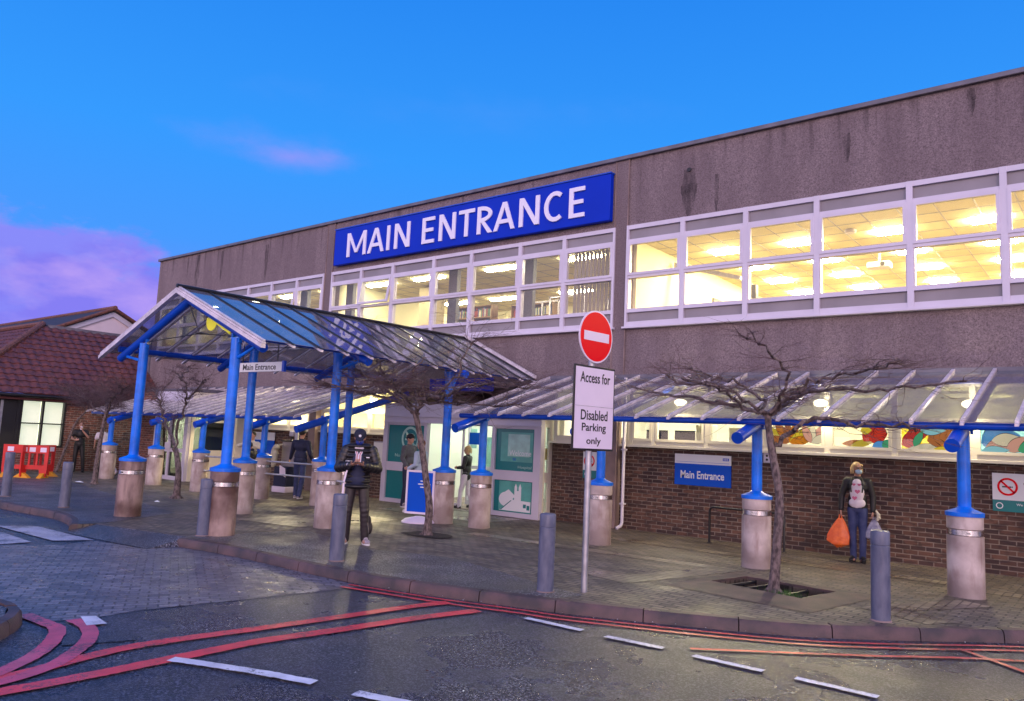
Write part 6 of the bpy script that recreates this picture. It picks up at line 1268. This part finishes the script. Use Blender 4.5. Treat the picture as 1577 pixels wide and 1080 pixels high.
# --- entrance group
person('man in grey hooded jacket and black beanie before the teal no smoking panel', (-13.62, 13.12, 0), R_(95), 1.74, dict(elL=(-.22, .02, 1.15), wrL=(-.2, -.16, .95), elR=(.22, .02, 1.15), wrR=(.2, -.16, .95), hdL=(0, -.5, -.8), hdR=(0, -.5, -.8), anL=(-.09, .05, .085), anR=(.1, -.08, .085)), top='cloth_grey', legs='cloth_navy', shoes='shoe_grey', hair='hair_dark', hat='beanie', vox=.013)
person('person in pale blue top and black trousers mostly hidden behind the middle tree trunk', (-12.45, 12.35, 0), R_(-80), 1.62, dict(elL=(-.22, -.05, 1.15), wrL=(-.15, -.25, 1.1), elR=(.22, .02, 1.15), wrR=(.2, -.2, 1.05), hdL=(0, -1, .2), hdR=(0, -1, 0), anL=(-.08, .2, .11), anR=(.08, -.2, .085), knL=(-.09, .04, .5), knR=(.09, -.14, .5)), top='cloth_pale', legs='cloth_black', shoes='shoe_white', hair='hair_brown', vox=.013)
person('blonde woman in black coat and pale trousers walking out of the lobby doors', (-12.75, 14.25, 0), R_(-70), 1.52, dict(elL=(-.22, -.02, 1.15), wrL=(-.14, -.24, 1.12), elR=(.22, -.02, 1.15), wrR=(.12, -.24, 1.12), hdL=(.4, -1, 0), hdR=(-.4, -1, 0), anL=(-.08, .18, .11), anR=(.08, -.16, .085), knL=(-.09, .03, .5), knR=(.09, -.12, .5)), top='cloth_black', legs='cloth_white', shoes='black_paint', hair='hair_blonde', hairstyle='bob', vox=.012, long_coat=.05)
# --- people left of the canopy
person('person in navy jacket and jeans seen from behind at the litter bin', (-16.55, 12.15, 0), R_(205), 1.74, dict(shL=(-.19, .01, 1.40), shR=(.19, .01, 1.40), elR=(.30, -.10, 1.16), wrR=(.42, -.24, .98), hdR=(.5, -.4, -.6), elL=(-.25, -.02, 1.14), wrL=(-.22, -.2, .98), anL=(-.1, .14, .085), anR=(.13, -.10, .085), knL=(-.11, .04, .5), knR=(.12, -.08, .5)), top='cloth_navy', legs='denim', shoes='shoe_grey', hair='hair_dark', hat='beanie', vox=.013, bulk=1.08, long_coat=.02)
person('stooping person in black with dark hair, partly hidden behind the front right canopy post', (-15.95, 10.35, 0), R_(-60), 1.42, dict(head=(0, -.10, 1.58), elL=(-.22, -.08, 1.15), wrL=(-.12, -.26, 1.15), elR=(.22, -.08, 1.15), wrR=(.12, -.26, 1.15), hdL=(.3, -1, 0), hdR=(-.3, -1, 0)), top='cloth_black', legs='cloth_black', hair='hair_dark', head_pitch=R_(20), vox=.013)
person('person in cream jacket and black waistcoat with raised elbow behind the front canopy post', (-17.9, 11.6, 0), R_(20), 1.62, dict(elL=(-.40, -.05, 1.34), wrL=(-.16, -.16, 1.40), elR=(.38, -.05, 1.30), wrR=(.15, -.16, 1.38), hdL=(.7, -.2, .5), hdR=(-.7, -.2, .5)), top='cloth_cream', legs='cloth_black', hair='hair_dark', vox=.013)
person('guard in black uniform holding a radio to his mouth beside the left windows', (-27.35, 11.25, 0), R_(60), 1.66, dict(elL=(-.28, -.02, 1.18), wrL=(-.12, -.24, 1.12), elR=(.26, -.10, 1.22), wrR=(.08, -.20, 1.44), hdL=(.6, -.6, .1), hdR=(-.3, -.3, .8), anR=(.18, .02, .085), knR=(.14, -.02, .5)), top='cloth_black', legs='cloth_black', hair='hair_brown', sleeves=False, vox=.013, head_pitch=R_(8))
t = thing('radio', 'small pale radio at the mouth of the guard in black', 'radio', local(bpy.data.objects['person'] if False else [q for q in bpy.data.objects if q.get('label', '').startswith('guard')][0], (.03, -.20, 1.46)), R_(60)); MB().box((-.03, -.02, -.06), (.03, .02, .06)).build('case', 'plate_white', t, bevel=.006); MB().tube([(.02, 0, .06), (.02, 0, .16)], .006, 6).build('antenna', 'black_paint', t)
person('person in white short sleeved shirt leaning forward by the far brick wall', (-26.75, 11.75, 0), R_(-100), 1.62, dict(head=(0, -.26, 1.55), neck=(0, -.16, 1.43), chest=(0, -.09, 1.27), waist=(0, -.02, 1.08), shL=(-.175, -.12, 1.38), shR=(.175, -.12, 1.38), elL=(-.22, -.22, 1.14), wrL=(-.2, -.36, .95), elR=(.22, -.22, 1.14), wrR=(.2, -.36, .95), hdL=(0, -.5, -.8), hdR=(0, -.5, -.8), anL=(-.08, .22, .10), anR=(.08, -.1, .085), knL=(-.09, .08, .5), knR=(.09, -.1, .5)), top='cloth_white', legs='cloth_black', hair='hair_dark', sleeves=False, vox=.013)
t = thing('white_sack', 'white plastic sack lying behind the concrete base left of the canopy', 'sack', (-25.9, 11.7, 0)); m = MB(); m.ball((0, 0, .14), (.22, .16, .15), 14); m.ball((.18, .02, .1), (.12, .1, .1), 12); m.ball((-.1, 0, .26), (.08, .07, .1), 10); fuse(m, 'body', 'cloth_white', t, vox=.014, sm=2); MB().tube([(-.1, 0, .33), (-.06, 0, .40), (-.13, 0, .42)], [.02, .03, .012], 7).build('tied_neck', 'cloth_white', t)
t = thing('cream_sack', 'cream cloth sack draped over the front of the litter bin', 'sack', (-18.52, 12.72, 0)); m = MB(); m.ball((0, 0, .98), (.13, .09, .30), 14); m.ball((.08, 0, 1.22), (.12, .09, .08), 12); m.ball((-.03, 0, .76), (.10, .08, .10), 12); fuse(m, 'body', 'cloth_cream', t, vox=.014, sm=2); MB().tube([(.1, 0, 1.22), (.18, .02, 1.28), (.24, .08, 1.30)], .02, 7).build('tie', 'cloth_cream', t)

# fallen leaf scraps and grit along the kerb
rl = random.Random(77)
for nm, mt, n_, lab in (('leaf_litter', 'hair_brown', 150, 'scattered small brown leaf scraps along the kerb'), ('grit', 'paper', 90, 'scattered pale grit and paper specks on the ground')):
    m = MB()
    for i in range(n_):
        if rl.random() < .5:
            q = KRs[rl.randrange(14, len(KRs) - 12)]; x = q[0] + rl.gauss(0, .06); y = q[1] - abs(rl.gauss(.06, .10)); z = -.104
        elif rl.random() < .4: x = rl.uniform(-11, -1); y = rl.uniform(3.2, 6.0); z = -.100
        else: x = rl.uniform(-20, -.5); y = rl.uniform(7.2 if x < -6 else 9.8, 13.4); z = .014
        s = rl.uniform(.006, .018) * (1 if nm == 'leaf_litter' else .6); a0 = rl.uniform(0, 6.28)
        m.poly([(x + s * math.cos(a0 + k * 1.257) * rl.uniform(.5, 1.2), y + s * math.sin(a0 + k * 1.257) * rl.uniform(.5, 1.2), z + rl.uniform(0, .006)) for k in range(5)])
    tag(m.build(nm, mt), lab, 'litter', kind='stuff')
